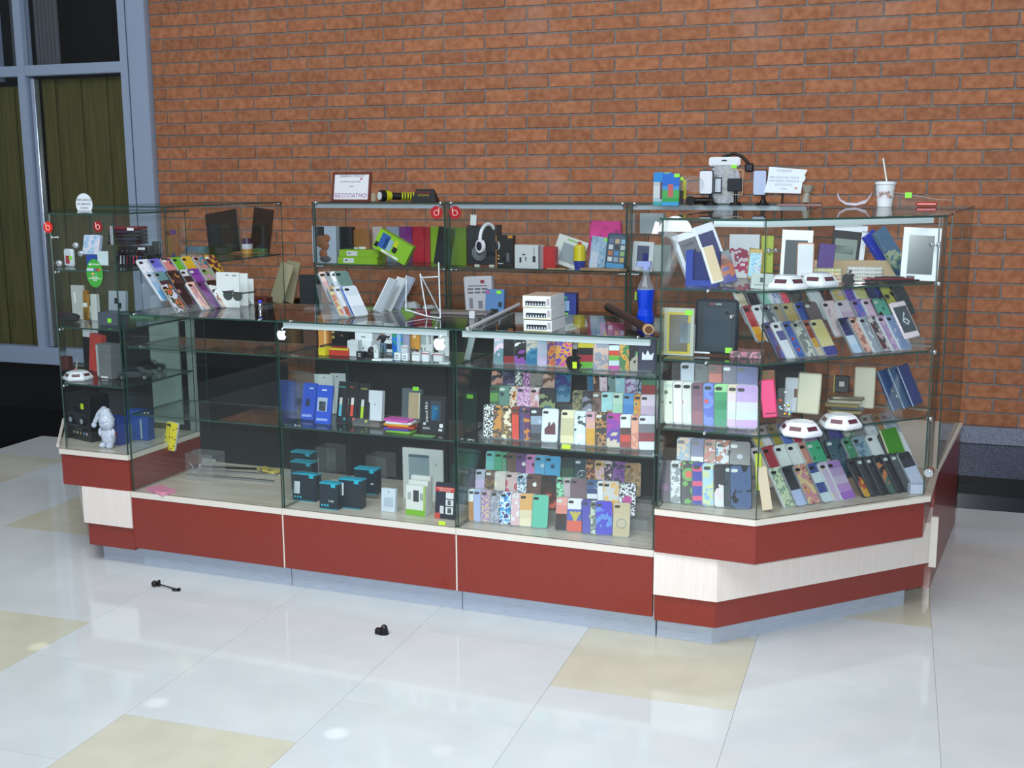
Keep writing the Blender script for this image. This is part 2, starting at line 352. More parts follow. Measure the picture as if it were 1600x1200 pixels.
# ---- tall corner showcases
TZ0 = .497; TSH = [.783, 1.025, 1.267]; TTZ = 1.502
def bands(u, P_pl, P_b1, P_w, P_b2, P_ledge):
    u.part('plinth', MB().prism(P_pl, 0, .080), PLINTH)
    u.part('lower_red_panel', MB().prism(P_b1, .080, .180), RED)
    u.part('cream_band', MB().prism(P_w, .180, .340), CREAM)
    u.part('upper_red_panel', MB().prism(P_b2, .340, .476), RED)
    u.part('deck', MB().prism(P_ledge, .476, .496, 1).prism([(x, y) for x, y in P_ledge], .496, .497), [DECK, LEDGE])
R = KT('corner_showcase', 'tall angled glass showcase crammed with phone cases at the right end', 'showcase', (4.25, -2.2, 0), 'tall angled corner showcases')
RB = -1.75
bands(R, [(3.852, -2.61), (4.05, -2.61), (4.67, -1.97), (4.67, RB), (3.852, RB)],
      [(3.852, -2.655), (4.07, -2.655), (4.735, -1.96), (4.735, RB), (3.852, RB)],
      [(3.850, -2.668), (4.075, -2.668), (4.755, -1.965), (4.755, RB), (3.850, RB)],
      [(3.853, -2.675), (4.206, -2.69), (4.727, -2.17), (4.745, RB), (3.853, RB)],
      [(3.852, -2.680), (4.203, -2.697), (4.747, -2.175), (4.765, RB), (3.852, RB)])
R.part('end_strip', MB().box(4.752, -2.02, .180, 4.778, -2.0, .375), LEDGE)
ra, rb, rc, rd = (3.857, -2.672), (4.206, -2.687), (4.724, -2.172), (4.742, RB+.01)
R.wpane('front_glass', ra, rb, TZ0, TTZ-.007); R.wpane('diagonal_glass', rb, rc, TZ0, TTZ-.007)
R.wpane('end_glass', rc, rd, TZ0, TTZ-.007)
R.wpane('side_glass', (3.857, RB-.2), (3.857, -2.662), TZ0, TTZ-.007)
R.ppane('top_glass', [(3.852, -2.680), (4.203, -2.697), (4.747, -2.175), (4.765, RB), (3.852, RB)], TTZ-.007, TTZ)
shp = [(3.866, -2.655), (4.198, -2.668), (4.708, -2.160), (4.725, -1.97), (3.866, -1.97)]
for z in TSH: R.ppane('shelf', shp, z-.007, z)
R.part('light_strip', MB().prism([(4.03, -2.66), (4.194, -2.665), (4.194, -2.65), (4.03, -2.645)], TTZ-.028, TTZ-.009).prism([(4.206, -2.66), (4.702, -2.165), (4.689, -2.152), (4.19, -2.645)], TTZ-.028, TTZ-.009), STRIP)
for z in TSH:
    R.clamp(4.730, -2.165, z-.004, .009, (-.5, .5, 0), .02); R.clamp(4.02, -2.68, z-.004, .006, (0, 1, 0), .02)
R.clamp(4.724, -2.185, 1.40, .010, (-.6, .2, 0), .04); R.clamp(4.212, -2.665, 1.40, .008, (.4, .5, 0), .05)
R.part('lock', MB().cone((4.735, -2.19, .585), (4.739, -2.15, .585), .016, .016, 16).cone((4.734, -2.196, .585), (4.737, -2.18, .585), .008, .008, 12), CHROME, smooth=True)
for z in (.72, 1.18): R.clamp(4.10, -2.680, z, .007, (0, 1, 0), .03)
Lc = KT('corner_showcase', 'tall angled glass showcase with toy cars and stickers at the left end', 'showcase', (1.25, -2.3, 0), 'tall angled corner showcases')
bands(Lc, [(1.586, -2.60), (1.37, -2.60), (.90, -2.10), (1.586, -2.10)][::-1],
      [(1.586, -2.655), (1.345, -2.655), (.80, -2.08), (1.586, -2.08)][::-1],
      [(1.588, -2.668), (1.335, -2.668), (.76, -2.06), (1.588, -2.06)][::-1],
      [(1.586, -2.66), (1.23, -2.66), (.84, -2.19), (1.586, -2.19)][::-1],
      [(1.588, -2.668), (1.225, -2.668), (.83, -2.17), (1.588, -2.17)][::-1])
Lc.part('side_panel', MB().box(1.586, -2.64, .345, 1.5895, -2.17, .476), RED)
Lc.part('end_strip', MB().prism([(1.217, -2.655), (.84, -2.20), (.825, -2.20), (1.202, -2.655)], .50, .512), LEDGE)
la, lb, lc_, ld = (1.582, -2.658), (1.252, -2.655), (.86, -2.19), (1.582, -2.17)
Lc.wpane('front_glass', lb, la, TZ0, TTZ-.007); Lc.wpane('diagonal_glass', lc_, lb, TZ0, TTZ-.007)
Lc.wpane('side_glass', (1.5765, -2.65), (1.5765, -2.175), TZ0, TTZ-.007)
Lc.ppane('top_glass', [(.84, -2.16), (1.235, -2.664), (1.588, -2.664), (1.588, -2.16)], TTZ-.007, TTZ)
for z in TSH: Lc.ppane('shelf', [(.90, -2.18), (1.26, -2.645), (1.575, -2.645), (1.575, -2.18)], z-.007, z)
Lc.part('back_post', MB().box(1.535, -2.165, .497, 1.575, -2.150, 1.30), C('a8b4b0', .3, .2))
Lc.part('back_panel', MB().box(1.33, -2.16, .52, 1.49, -2.15, 1.06), C('9fb0aa', .3))
for z in TSH:
    Lc.clamp(1.26, -2.648, z-.012, .006, (0, 1, 0), .02); Lc.clamp(1.54, -2.18, z-.012, .008, (0, -1, 0), .02)
Lc.clamp(1.255, -2.648, 1.40, .007, (.5, .6, 0), .03)
# ---- back row
BF, BBK = -.97, -.60; BTZ = 1.512; BWZ = .93; BSH = 1.178
bx = [1.50, 2.30, 3.275, 4.15]
bl = ['back glass showcase with coloured folders and green boxes', 'back glass showcase with white headphones on a black box', 'back glass showcase behind the right tall showcase, with bluish packs']
for i in range(3):
    x0, x1 = bx[i], bx[i+1]; u = KT('back_showcase', bl[i], 'showcase', ((x0+x1)/2, -.8, 0), 'back row showcases in front of the brick wall')
    u.part('base_cabinet', MB().box(x0+.003, BF-.02, .0, x1-.003, BBK, BWZ-.02), CHAR)
    u.part('worktop', MB().box(x0+.001, BF-.16, BWZ-.02, x1-.001, BBK, BWZ), C('5a4a3e', .3))
    u.pane('front_glass', x0+.006, BF, BWZ+.06, x1-.006, BF+.005, BTZ-.007, 'y')
    u.pane('side_glass', x0+.004, BF+.006, BWZ, x0+.009, BBK-.004, BTZ-.007, 'x')
    u.pane('side_glass', x1-.009, BF+.006, BWZ, x1-.004, BBK-.004, BTZ-.007, 'x')
    u.pane('top_glass', x0+.001, BF-.003, BTZ-.007, x1-.001, BBK, BTZ, 'z')
    u.pane('shelf', x0+.01, BF+.01, BSH-.008, x1-.01, BBK-.01, BSH, 'z')
    u.part('light_strip', MB().box(x0+.02, BF+.007, BTZ-.032, x1-.03, BF+.022, BTZ-.010), C('a9b6c2', .35, .2))
    u.part('corner_post', MB().box(x0+.011, BF+.008, BWZ, x0+.017, BF+.016, BTZ-.01), GEDGE)
    u.part('corner_post', MB().box(x1-.017, BF+.008, BWZ, x1-.011, BF+.016, BTZ-.01), GEDGE)
    u.clamp(x0+.03, BF-.002, BTZ-.004, .011, (0, 1, 0), .02); u.clamp(x1-.03, BF-.002, BTZ-.004, .011, (0, 1, 0), .02)
    u.clamp(x0+.02, BF+.01, BSH-.014, .008, (1, 0, 0), .03); u.clamp(x1-.02, BF+.01, BSH-.014, .008, (-1, 0, 0), .03)
# ---- left flank
u = KT('flank_showcase', 'glass showcase along the left side behind the left tall showcase', 'showcase', (1.06, -1.45, 0))
u.part('base_cabinet', MB().box(.84, -1.95, 0, 1.30, -.95, .62), DGREY)
u.part('upper_cabinet', MB().box(.80, -2.0, .62, 1.22, -.62, .95), BLACK)
u.pane('side_glass', 1.295, -1.95, .95, 1.30, -.95, BTZ-.007, 'x')
u.pane('front_glass', .85, -1.955, .95, 1.29, -1.95, BTZ-.007, 'y')
u.pane('top_glass', .84, -1.96, BTZ-.007, 1.303, -.94, BTZ, 'z')
u.pane('shelf', .86, -1.94, 1.22, 1.29, -.96, 1.228, 'z')
u.clamp(1.29, -1.94, BTZ-.01, .009, (-.5, .5, 0), .02); u.clamp(1.29, -.96, BTZ-.01, .012, (-.5, 0, 0), .02)
# ---- right flank
u = KT('flank_showcase', 'glass topped cabinet with red end panel behind the right tall showcase', 'showcase', (4.5, -1.25, 0))
u.part('base_cabinet', MB().prism([(4.22, -1.745), (4.758, -1.745), (4.845, -.79), (4.22, -.79)], 0, .480), RED)
u.part('ledge', MB().prism([(4.22, -1.745), (4.766, -1.745), (4.853, -.785), (4.22, -.785)], .480, .495), LEDGE)
u.wpane('side_glass', (4.762, -1.74), (4.835, -.80), .495, TTZ-.007)
u.wpane('side_glass', (4.23, -.80), (4.23, -1.74), .495, TTZ-.007)
u.ppane('top_glass', [(4.22, -1.745), (4.766, -1.745), (4.845, -.785), (4.22, -.785)], TTZ-.007, TTZ)
# ================================================================ merchandise
def bands_mat(name, stops, noise=0, scale=40, rough=.25):
    """colour bands up the height of the thing (object z, 0..1 of 0.13 m)"""
    m, N, L = newmat(name); b = N['Principled BSDF']; tc = N.new('ShaderNodeTexCoord'); sx = N.new('ShaderNodeSeparateXYZ'); L.new(tc.outputs['Object'], sx.inputs[0])
    ml = N.new('ShaderNodeMath'); ml.operation = 'MULTIPLY'; ml.inputs[1].default_value = 1/.128; L.new(sx.outputs[2], ml.inputs[0]); o = ml.outputs[0]
    if noise:
        n = N.new('ShaderNodeTexNoise'); n.inputs['Scale'].default_value = scale; L.new(tc.outputs['Object'], n.inputs[0])
        ad = N.new('ShaderNodeMath'); ad.operation = 'MULTIPLY_ADD'; ad.inputs[1].default_value = noise; L.new(n.outputs[0], ad.inputs[0]); L.new(o, ad.inputs[2])
        sb = N.new('ShaderNodeMath'); sb.operation = 'SUBTRACT'; sb.inputs[1].default_value = noise/2; L.new(ad.outputs[0], sb.inputs[0]); o = sb.outputs[0]
    r = N.new('ShaderNodeValToRGB'); r.color_ramp.interpolation = 'CONSTANT'; e = r.color_ramp.elements
    while len(e) > 1: e.remove(e[-1])
    e[0].position = 0; e[0].color = lin(stops[0][1])
    for p, c in stops[1:]:
        q = e.new(p); q.color = lin(c)
    L.new(o, r.inputs[0]); L.new(r.outputs[0], b.inputs['Base Color']); b.inputs['Roughness'].default_value = rough; b.inputs['Coat Weight'].default_value = .6; b.inputs['Coat Roughness'].default_value = .05
    return m
def pat(kind, cs):
    key = ('pat', kind, cs)
    if key in _mc: return _mc[key]
    c = cs.split()
    if kind == 'p': m = C(c[0], .28, 0, .6)
    elif kind == 'b': m = bands_mat('print_bands', [(i/len(c), x) for i, x in enumerate(c)])
    elif kind == 'n': m = bands_mat('print_picture', [(i/len(c), x) for i, x in enumerate(c)], 1.6, 28)
    else:
        m, N, L = newmat('print_'+kind); b = N['Principled BSDF']; tc = N.new('ShaderNodeTexCoord'); oi = N.new('ShaderNodeObjectInfo')
        vm = N.new('ShaderNodeVectorMath'); vm.operation = 'ADD'; cx = N.new('ShaderNodeCombineXYZ'); L.new(oi.outputs['Random'], cx.inputs[0]); L.new(oi.outputs['Random'], cx.inputs[1]); L.new(tc.outputs['Object'], vm.inputs[0]); L.new(cx.outputs[0], vm.inputs[1])
        r = N.new('ShaderNodeValToRGB'); r.color_ramp.interpolation = 'CONSTANT'; e = r.color_ramp.elements
        while len(e) > 1: e.remove(e[-1])
        if kind == 'm':      # mottled blobs
            n = N.new('ShaderNodeTexNoise'); n.inputs['Scale'].default_value = 45; n.inputs['Detail'].default_value = 2; src = n.outputs[0]; ps = [0]+[.40+.25*i/max(1, len(c)-1) for i in range(len(c)-1)]
        elif kind == 'z':    # fine black and white speckle or leopard
            n = N.new('ShaderNodeTexNoise'); n.inputs['Scale'].default_value = 150; n.inputs['Detail'].default_value = 1; src = n.outputs[0]; ps = [0]+[.5+.1*i for i in range(len(c)-1)]
        elif kind == 'f':    # flowers, dots
            n = N.new('ShaderNodeTexVoronoi'); n.inputs['Scale'].default_value = 42; src = n.outputs['Distance']; ps = [0, .22, .40, .6][:len(c)]
        elif kind == 's':    # sparse larger flowers
            n = N.new('ShaderNodeTexVoronoi'); n.inputs['Scale'].default_value = 24; src = n.outputs['Distance']; ps = [0, .16, .30, .5][:len(c)]
        L.new(vm.outputs[0], n.inputs[0]); e[0].position = 0; e[0].color = lin(c[0])
        for p_, x in zip(ps[1:], c[1:]): q = e.new(p_); q.color = lin(x)
        L.new(src, r.inputs[0]); L.new(r.outputs[0], b.inputs['Base Color']); b.inputs['Roughness'].default_value = .28; b.inputs['Coat Weight'].default_value = .6; b.inputs['Coat Roughness'].default_value = .05
    _mc[key] = m; return m
def rrect(w, h, r, n=4):
    pts = []
    for cx, cz, a0 in ((w/2-r, r, -90), (w/2-r, h-r, 0), (-w/2+r, h-r, 90), (-w/2+r, r, 180)):
        for i in range(n+1):
            a = math.radians(a0+90*i/n); pts.append((cx+r*math.cos(a), cz+r*math.sin(a)))
    return pts
CW, CH, CT = .0635, .128, .0095
def casemesh(rim):
    mb = MB(); o = rrect(CW, CH, .010); i_ = rrect(CW-.004, CH-.004, .009)
    n = len(o); i_ = [(x, z+.002) for x, z in i_]
    vs = [(x, .0, z) for x, z in i_]+[(x, .0025, z) for x, z in o]+[(x, CT, z) for x, z in o]
    fs = [tuple(range(n))]+[(k, n+k, n+(k+1) % n, (k+1) % n) for k in range(n)]+[(n+k, 2*n+k, 2*n+(k+1) % n, n+(k+1) % n) for k in range(n)]+[tuple(range(3*n-1, 2*n-1, -1))]
    mb.add(vs, fs, [0]+[1]*n+[1]*n+[1]); me = mb.mesh('phone_case', [WHITE, C(rim, .3)]); return me
CASE = casemesh('b4bbbf'); CASED = casemesh('30333a'); CASEM = casemesh('7a8086')
def lum(cs): return sum(int(c[k:k+2], 16) for c in cs.split() for k in (0, 2, 4))/len(cs.split())/3
HOLE = MB().fprism([(x-.0175, z+CH-.021) for x, z in rrect(.020, .010, .0048, 3)], -.0008, .001).mesh('camera_hole', C('15161a', .3))
HOLEW = MB().fprism([(x-.0175, z+CH-.021) for x, z in rrect(.020, .010, .0048, 3)], -.0008, .001).mesh('camera_hole', C('c9d6d2', .3))
RIM = {}
def rimmat(c):
    return C(c, .3, 0, .4)
def apple_outline(s):
    r = [(0, .30), (.12, .37), (.26, .38), (.36, .33), (.42, .27), (.34, .20), (.30, .10), (.31, -.01), (.37, -.10), (.44, -.15), (.40, -.26), (.32, -.38), (.22, -.47), (.12, -.48), (.04, -.45), (-.04, -.45), (-.12, -.48), (-.22, -.47), (-.33, -.36), (-.42, -.18), (-.45, .02), (-.43, .18), (-.34, .31), (-.22, .37), (-.10, .35)]
    return [(x*s*1.05, z*s) for x, z in r[::-1]]
def apple_mb(s, y0, y1, x=0, z=0):
    mb = MB(); mb.fprism([(a+x, b+z) for a, b in apple_outline(s)], y0, y1)
    mb.fprism([(x+q*s, z+w_*s) for q, w_ in ((.0, .42), (.02, .54), (.10, .64), (.21, .68), (.20, .57), (.12, .46))], y0, y1); return mb
def bell_row(tagname, z, P0, ang, lean, entries, sc=1.0):
    """one row of leaning cases, each lapping over the one before. entries: px|kind|colours|look[|emblem]"""
    u = (math.cos(ang), math.sin(ang)); nb = Vector((-u[1], u[0], 0)); H_ = CH*sc; W_ = CW*sc
    es = [e.split('|') for e in entries]; n = len(es)
    Ps = []
    for e in es:
        P = online(float(e[0]), (P0[0]+nb.x*math.sin(lean)*H_/2, P0[1]+nb.y*math.sin(lean)*H_/2), u, z+H_/2*math.cos(lean)) - nb*math.sin(lean)*H_/2
        P.z = z; Ps.append(P)
    for i, e in enumerate(es):
        gap = (Ps[i+1]-Ps[i]).length if i < n-1 else 9; gapb = (Ps[i]-Ps[i-1]).length if i else 9
        sp = min(gap, gapb); dy = 0; P = Ps[i].copy()
        if gap < W_ and i < n-1: P += Vector((u[0], u[1], 0))*min(.012, (W_-gap)/2)
        if sp < W_+.003: dy = math.asin(min(.42, (CT+.0012)/max(sp, .02)))
        mw = place(P, ang+dy, lean, random.uniform(-.012, .012)) @ Matrix.Diagonal((sc, 1, sc, 1))
        t = thing('phone_case', e[3]+' '+tagname.replace('#', ordinal(i, n)), 'phone case', mw, 'phone cases '+tagname.split('#')[-1].strip(' ,'))
        mesh_obj('shell', CASE if lum(e[2]) > 165 else CASEM if lum(e[2]) > 95 else CASED, t, pat(e[1], e[2]))
        hm = HOLEW if sum(int(e[2].split()[0][k:k+2], 16) for k in (0, 2, 4)) < 210 else HOLE
        mesh_obj('camera_hole', hm, t)
        if len(e) > 4: emblem(t, e[4])
ORD = ['first', 'second', 'third', 'fourth', 'fifth', 'sixth', 'seventh', 'eighth', 'ninth', 'tenth', 'eleventh', 'twelfth', 'thirteenth', 'fourteenth', 'fifteenth', 'sixteenth', 'seventeenth', 'eighteenth']
def ordinal(i, n): return 'last' if i == n-1 and n > 1 else ORD[i]
def emblem(t, k):
    H = CH
    if k.startswith('apple'):
        c = k.split(':')[1]; apple_mb(.017, -.0008, 0, 0, H*.68).build('logo', C(c, .3), t)
    elif k == 'star3':
        mb = MB(); 
        for i in range(20):
            a, b = 2*math.pi*i/20, 2*math.pi*(i+1)/20
            mb.cone((.017*math.cos(a), -.001, H*.5+.017*math.sin(a)), (.017*math.cos(b), -.001, H*.5+.017*math.sin(b)), .0011, .0011, 5)
        for i in range(3):
            a = math.pi/2+i*2*math.pi/3; mb.cone((0, -.001, H*.5), (.016*math.cos(a), -.001, H*.5+.016*math.sin(a)), .0022, .0004, 5)
        mb.build('emblem', C('b9bfc6', .3, .3), t)
    elif k == 'anchor':
        mb = MB(); m = C('dfe6ea'); mb.box(-.001+.008, -.001, .092, .001+.008, 0, .116).box(.001, -.001, .108, .015, 0, .110)
        for i in range(8):
            a, b = math.pi*(1+i/8), math.pi*(1+(i+1)/8); mb.cone((.008+.009*math.cos(a), -.0005, .101+.009*math.sin(a)), (.008+.009*math.cos(b), -.0005, .101+.009*math.sin(b)), .001, .001, 5)
        mb.build('anchor_print', m, t)
    elif k == 'crown':
        MB().fprism([(-.018, .045), (.020, .045), (.024, .072), (.012, .060), (.003, .080), (-.006, .060), (-.016, .074)], -.0008, 0).build('crown_print', C('dfe4ee', .3), t)
    elif k == 'leaf':
        mb = MB()
        for i in range(7):
            a = math.pi*(.5+(i-3)*.16); l = .022-.004*abs(i-3)/1.2; c_, s_ = math.cos(a), math.sin(a)
            mb.fprism([(0, .06), (.4*l*c_-.002*s_, .06+.4*l*s_+.002*c_), (l*c_, .06+l*s_), (.4*l*c_+.002*s_, .06+.4*l*s_-.002*c_)], -.0008, 0)
        mb.build('leaf_print', C('4fa05a', .4), t)
    elif k == 'eagle':
        MB().fprism([(-.022, .075), (-.012, .060), (-.006, .045), (0, .040), (.006, .045), (.012, .060), (.022, .075), (.012, .078), (.004, .072), (0, .082), (-.004, .072), (-.012, .078)], -.0008, 0).build('eagle_print', C('b9a93c', .4), t)
    elif k == 'six':
        text(t, '6', 0, -.001, .065, .06, C('cfd6de', .4), sx=.9)
    elif k == 'round':
        MB().cone((0, -.001, .05), (0, 0, .05), .019, .019, 20).build('round_print', C('8f9290', .4), t)
        MB().cone((0, -.0015, .05), (0, -.001, .05), .015, .015, 20).build('round_inner', C('b9ae94', .4), t)
    elif k == 'oval':
        MB().fprism([(.010*math.cos(a)+.006, .064+.014*math.sin(a)) for a in [2*math.pi*i/16 for i in range(16)]], -.0008, 0).build('yellow_print', C('c9c62a', .4), t)
    elif k == 'burst':
        MB().fprism([((.020 if i % 2 else .014)*math.cos(a), .062+(.020 if i % 2 else .014)*math.sin(a)) for i, a in enumerate([2*math.pi*i/24 for i in range(24)])], -.0008, 0).build('flower_print', C('b02a86', .4), t)
    elif k == 'people':
        MB().fprism([(-.018, .03), (-.02, .05), (-.008, .062), (-.006, .075), (0, .076), (.002, .062), (.008, .070), (.014, .078), (.020, .066), (.022, .03)], -.0008, 0).build('photo_print', C('5a2530', .4), t)
    elif k == 'skull':
        MB().ball((0, .006, .082), .020, 12, sc=(1, .35, .9)).build('animal_head_print', C('c9cfe0', .4), t, smooth=True)
    elif k == 'photo':
        MB().ball((.004, .006, .075), .016, 12, sc=(.8, .45, 1)).build('face_print', C('a9bcd0', .4), t, smooth=True)
def riser(label, z, P0, ang, px0, px1, depth, steps, h):
    """clear acrylic stepped stand carrying the rows"""
    u = (math.cos(ang), math.sin(ang)); A = online(px0, P0, u, z); B = online(px1, P0, u, z); L_ = (B-A).length
    mid = (A+B)/2; mid.z = z
    t = thing('acrylic_riser', label, 'display stand', place(mid, ang))
    for i in range(1, steps+1):
        MB().box(-L_/2, depth*i+.0, .0005, L_/2, depth*i+.002, h*i).build('step_front', ACRYL, t)
        MB().box(-L_/2, depth*i+.0, h*i-.002, L_/2, depth*(i+1)-.004, h*i).build('step_top', ACRYL, t)
    MB().box(-L_/2, -.012, .0005, L_/2, -.010, .012).build('lip', ACRYL, t)
    return t
def kdir(P, Q):
    a = KP(*P); b = KP(*Q); return math.atan2((b-a).y, (b-a).x)
A0 = kdir((3.1, -2.6), (3.8, -2.6)); AD = kdir((4.200, -2.687), (4.738, -2.172))
def rowset(z, base, ang, lean, dstep, hstep, rows, sc=1.0):
    nb = Vector((-math.sin(ang), math.cos(ang)))
    for k, (tagname, entries) in rows:
        bell_row(tagname, z+.0012+hstep*k, (base.x+nb.x*dstep*k, base.y+nb.y*dstep*k), ang, lean, entries, sc)
lean = .42
# ---- phone case counter (third low counter)
B = KP(3.5, -2.555)
rowset(SH2, B, A0, .30, .05, .045, [
 (0, ('# on top shelf of the case counter', ['782|n|6b94a0 e3c9dd 9fb4c4|pale blue and pink case', '798|b|8e1d22 111114 111114 d8402e|black and red case', '815|n|8c4aa8 15151a 2a2a30 dfe2e4|dark case with white strokes and violet ball', '833|n|1d6f9c 3f8ab0 c9c6b8 8b9099|grey and turquoise case', '850|b|cdbfe2 bdc6de a9c1d4|pale lilac translucent case', '866|m|c65a2c d7842f 6d3a8a|orange lettered case', '883|m|c93a9a e0a23a 6a3ab0|magenta figure print case', '916|b|5fae2e 9c2534 111114 c0b02a 8c2020|black red and lime banded case', '940|m|d79a7a c7b0a8 8f96aa|peach newspaper print case', '962|b|c03a98 c7e0e6 6cb13c c8402e c9dfe8 4a3a58 6fc1e0|rainbow horizontal stripes case', '979|m|b0682a d8a23c 3c7a46|orange green jungle case', '995|n|a9a596 111116 14141a|black case with green leaf|leaf', '1013|p|16163e|navy case with white crown|crown']))])
riser('clear acrylic lip stand on the top shelf of the case counter', SH2, KP(3.5, -2.56), A0, 770, 1020, .03, 1, .02)
rowset(SH1, B, A0, .34, .055, .066, [
 (0, ('# in front row, middle shelf, case counter', ['766|z|15151a e3e8e8|black and white curly case', '781|m|d0702c 4a4440 c98a3a|orange fish print case', '795|m|c9a96a 6f5a3a e6dcc0|cream and brown case', '811|b|d13a20 cf3a20 d6431f 8a2418|glossy red orange case', '823|p|3f3a76|deep violet case', '830|m|c9822a 5a2a60|orange and plum case', '842|b|24242c 50586a 8fa3b8 23232b|black poster print case|photo', '861|p|dbe3ee|white case with group photo|people', '888|b|e3dcb4 c9c49e c9c49e e6e0bc|cream gold metal case', '908|m|3a4250 cfe0ee e6eef2|white case with blue doodles', '926|b|cf9a2a d3a02e d9a99c cfa0b0|pink over mustard case', '942|m|3a2a20 b07a3c 15151a|bronze figure print case', '960|n|c9bfae 5a3aa0 8a3aa8 b0359a|violet and magenta case', '980|b|8a2a26 c8382c 4a2a2a dfe6ee dfe6ee|white and red block case', '997|m|dc9478 c98070 e0a088|salmon map print case', '1014|b|d9dee6 8a2a3c 6f6f7a d9dee6|white case with red stripe'])),
 (1, ('# in middle row, middle shelf, case counter', ['776|b|4a8a5a 3a6a46 5f9a4a 2f5a40|green landscape case', '790|m|22303a 5a8a7a|dark teal spotted case', '806|m|5a2a26 d68a2a e0d6c0 2a3a3a|orange skull garland case', '820|z|b06ab0 e8c8e0|pink speckled case', '839|m|e3dde6 d6a9ae c97a80|white case with red lines', '857|n|3a6a80 8a9a6a 24262c|dark case with ship photo', '905|z|8f8a5a 4a4a36|olive speckled case', '921|n|c9cdd6 8a8aa0 2a2026|dark case with white skull print', '936|m|4a3030 7a5a50|brown clouded case', '951|n|b07a60 a0d8dc a9dfe2|turquoise case with red capped figure', '968|b|b6dcc8 a8d8be bfe0cc|mint case', '984|b|3a7ac8 3f86d0 5a9ad6|bright blue case', '1001|f|6a4a90 d9c03a d98a3c c98a4a|orange case with yellow flowers', '1017|b|d9c3dc cdb8d6 e3d3e6|pale pink case'])),
 (2, ('# in back row, middle shelf, case counter', ['779|n|8a5a5a c08a7a 23252e|dark case with peach figure', '797|n|8e93a8 4a4668 2e2a44|dark violet smoke case', '816|z|16161a dfe6e4|black and white speckle case', '828|z|8a3a8a e3b6dc|violet speckle case', '841|n|6a6658 8f8a84 9a928c|taupe photo case', '860|n|c9a58e d8b8a4 7a5a50|beige portrait case', '881|n|5f8fb0 2a6a94 3a2f78 1e6a8c|dark teal and violet tall case', '930|p|2a6a94|petrol blue case', '939|m|9a6a4a c9a080 5a3a30|brown portrait print case', '949|f|8a3a7a e6b6d4 f0dce8|pink heart print case', '961|m|1a1a20 7f9a9a|black case with pale face', '973|f|3a5a6a cfe8e2 a9dce8|aqua case with small birds', '988|m|c3d6ea cfc3e0 8a5aa0|pale lavender cup print case', '1006|m|9fb0d0 3a4456 c0c8dc|grey blue owl eye case', '1019|b|c9883a b04a4a 5a8a6a|red and mustard case']))])
riser('three step clear stand on the middle shelf of the case counter', SH1, KP(3.5, -2.565), A0, 752, 1024, .055, 2, .064)
rowset(LOWZ, KP(3.5, -2.56), A0, .40, .058, .062, [
 (0, ('# in front row, deck of case counter', ['744|b|b0783a ac7434 b47a38 dfe6ea dfe6ea|white over ochre case', '752|p|9fb0dc|pale periwinkle case', '763|z|8a6ab8 c9b48a|violet leopard case', '777|m|6a6a78 a9b0c0 8a8fa0|grey wolf print case', '792|m|2a6ab8 4aa8d8 d8e6f0 3a3a80|blue crystal print case', '809|f|2a2a30 dfe3e6 d9b8c0|case with black and white rings', '825|b|e6dcc0 dcd0b0 d9a86a d9a868|cream and peach case', '846|p|62bfa6|plain turquoise case', '880|b|26242a 3a2426 d98a80 dfa098|salmon case with black foot', '899|b|d8604e d8604e 5560b8 5560b8 dfe3ea dfe3ea|white blue red flag case with eagle|eagle', '921|p|3a36a6|royal blue case with yellow oval|oval', '934|m|93a89c 5a6a66 b8c6ba|grey green mist case', '947|n|3a3ac0 5a8ad8 4a3ac8|ultramarine print case', '973|b|c2b493 c6b998 c2b493|sand coloured case with round seal|round'])),
 (1, ('# in middle row, deck of case counter', ['753|b|aab4d8 c3b6d8 aeb4cc|lilac grey case', '768|m|3a3230 8a6a4a 5a4a42|brown tortoise print case', '784|s|3a3a30 e6e6c0 d0cac0 cfc8c0|cream case with owl eye', '801|s|d9c6a0 a83a50 b84a60 c9b0b0|maroon and cream flower case', '819|z|5a7a9a e0e8ee|white case with city lettering', '836|p|5f4038|brown case with white mark|apple:e8ecec', '858|n|c05a4a 4a2a26 3a2824 2e2420|dark brown case with red sketch', '881|z|4a6a50 8adcb0|mint leopard case', '893|m|9ac8b0 b9a8b0|mint and mauve case', '906|p|6f5660|mauve brown case', '928|b|2e3f74 dfe3ec 2e3f74 dfe3ec 2e3f74 3a5a8c 3a5a8c|navy striped case with anchor|anchor', '945|p|dfe6ef|plain white case', '958|m|dfa04a e8b870 cfd0d0|amber glow case', '982|z|2a2a3a e8eaf2|zebra speckle case with magenta flower|burst'])),
 (2, ('# in back row, deck of case counter', ['769|b|5fb8b0 6fc0b8 62b8b4|teal blue case', '783|p|45a87e|emerald green case', '797|m|7a8088 4fa07a|grey green case', '804|p|6a5244|chocolate brown case', '817|p|6a3a84|purple case with white mark|apple:eef0f4', '832|p|d98ac6|candy pink case|apple:4a2440', '847|p|5cb4e0|light blue case with pale mark|apple:c9e4f2', '865|p|48aee0|sky blue case with dark mark|apple:1a4a70', '889|b|4a7a5a 2f5a44 1e3a3a|dark green cactus case', '908|p|173a4c|dark petrol case with star emblem|star3', '926|m|b0602c 5a2a20 d08a5a|tiger orange case', '941|m|d9a6b4 e3c0c8 c9a24a|rose case', '956|m|c99ac0 3a2a34 e0d0d8|pink and black case', '970|m|6a2f8a 8a50a8 3a2a50|purple lettered case', '991|m|a8824e b8946a 8a6a44|wooden look case']))])
riser('three step clear stand on the deck of the case counter', LOWZ, KP(3.5, -2.57), A0, 735, 1005, .058, 2, .060)
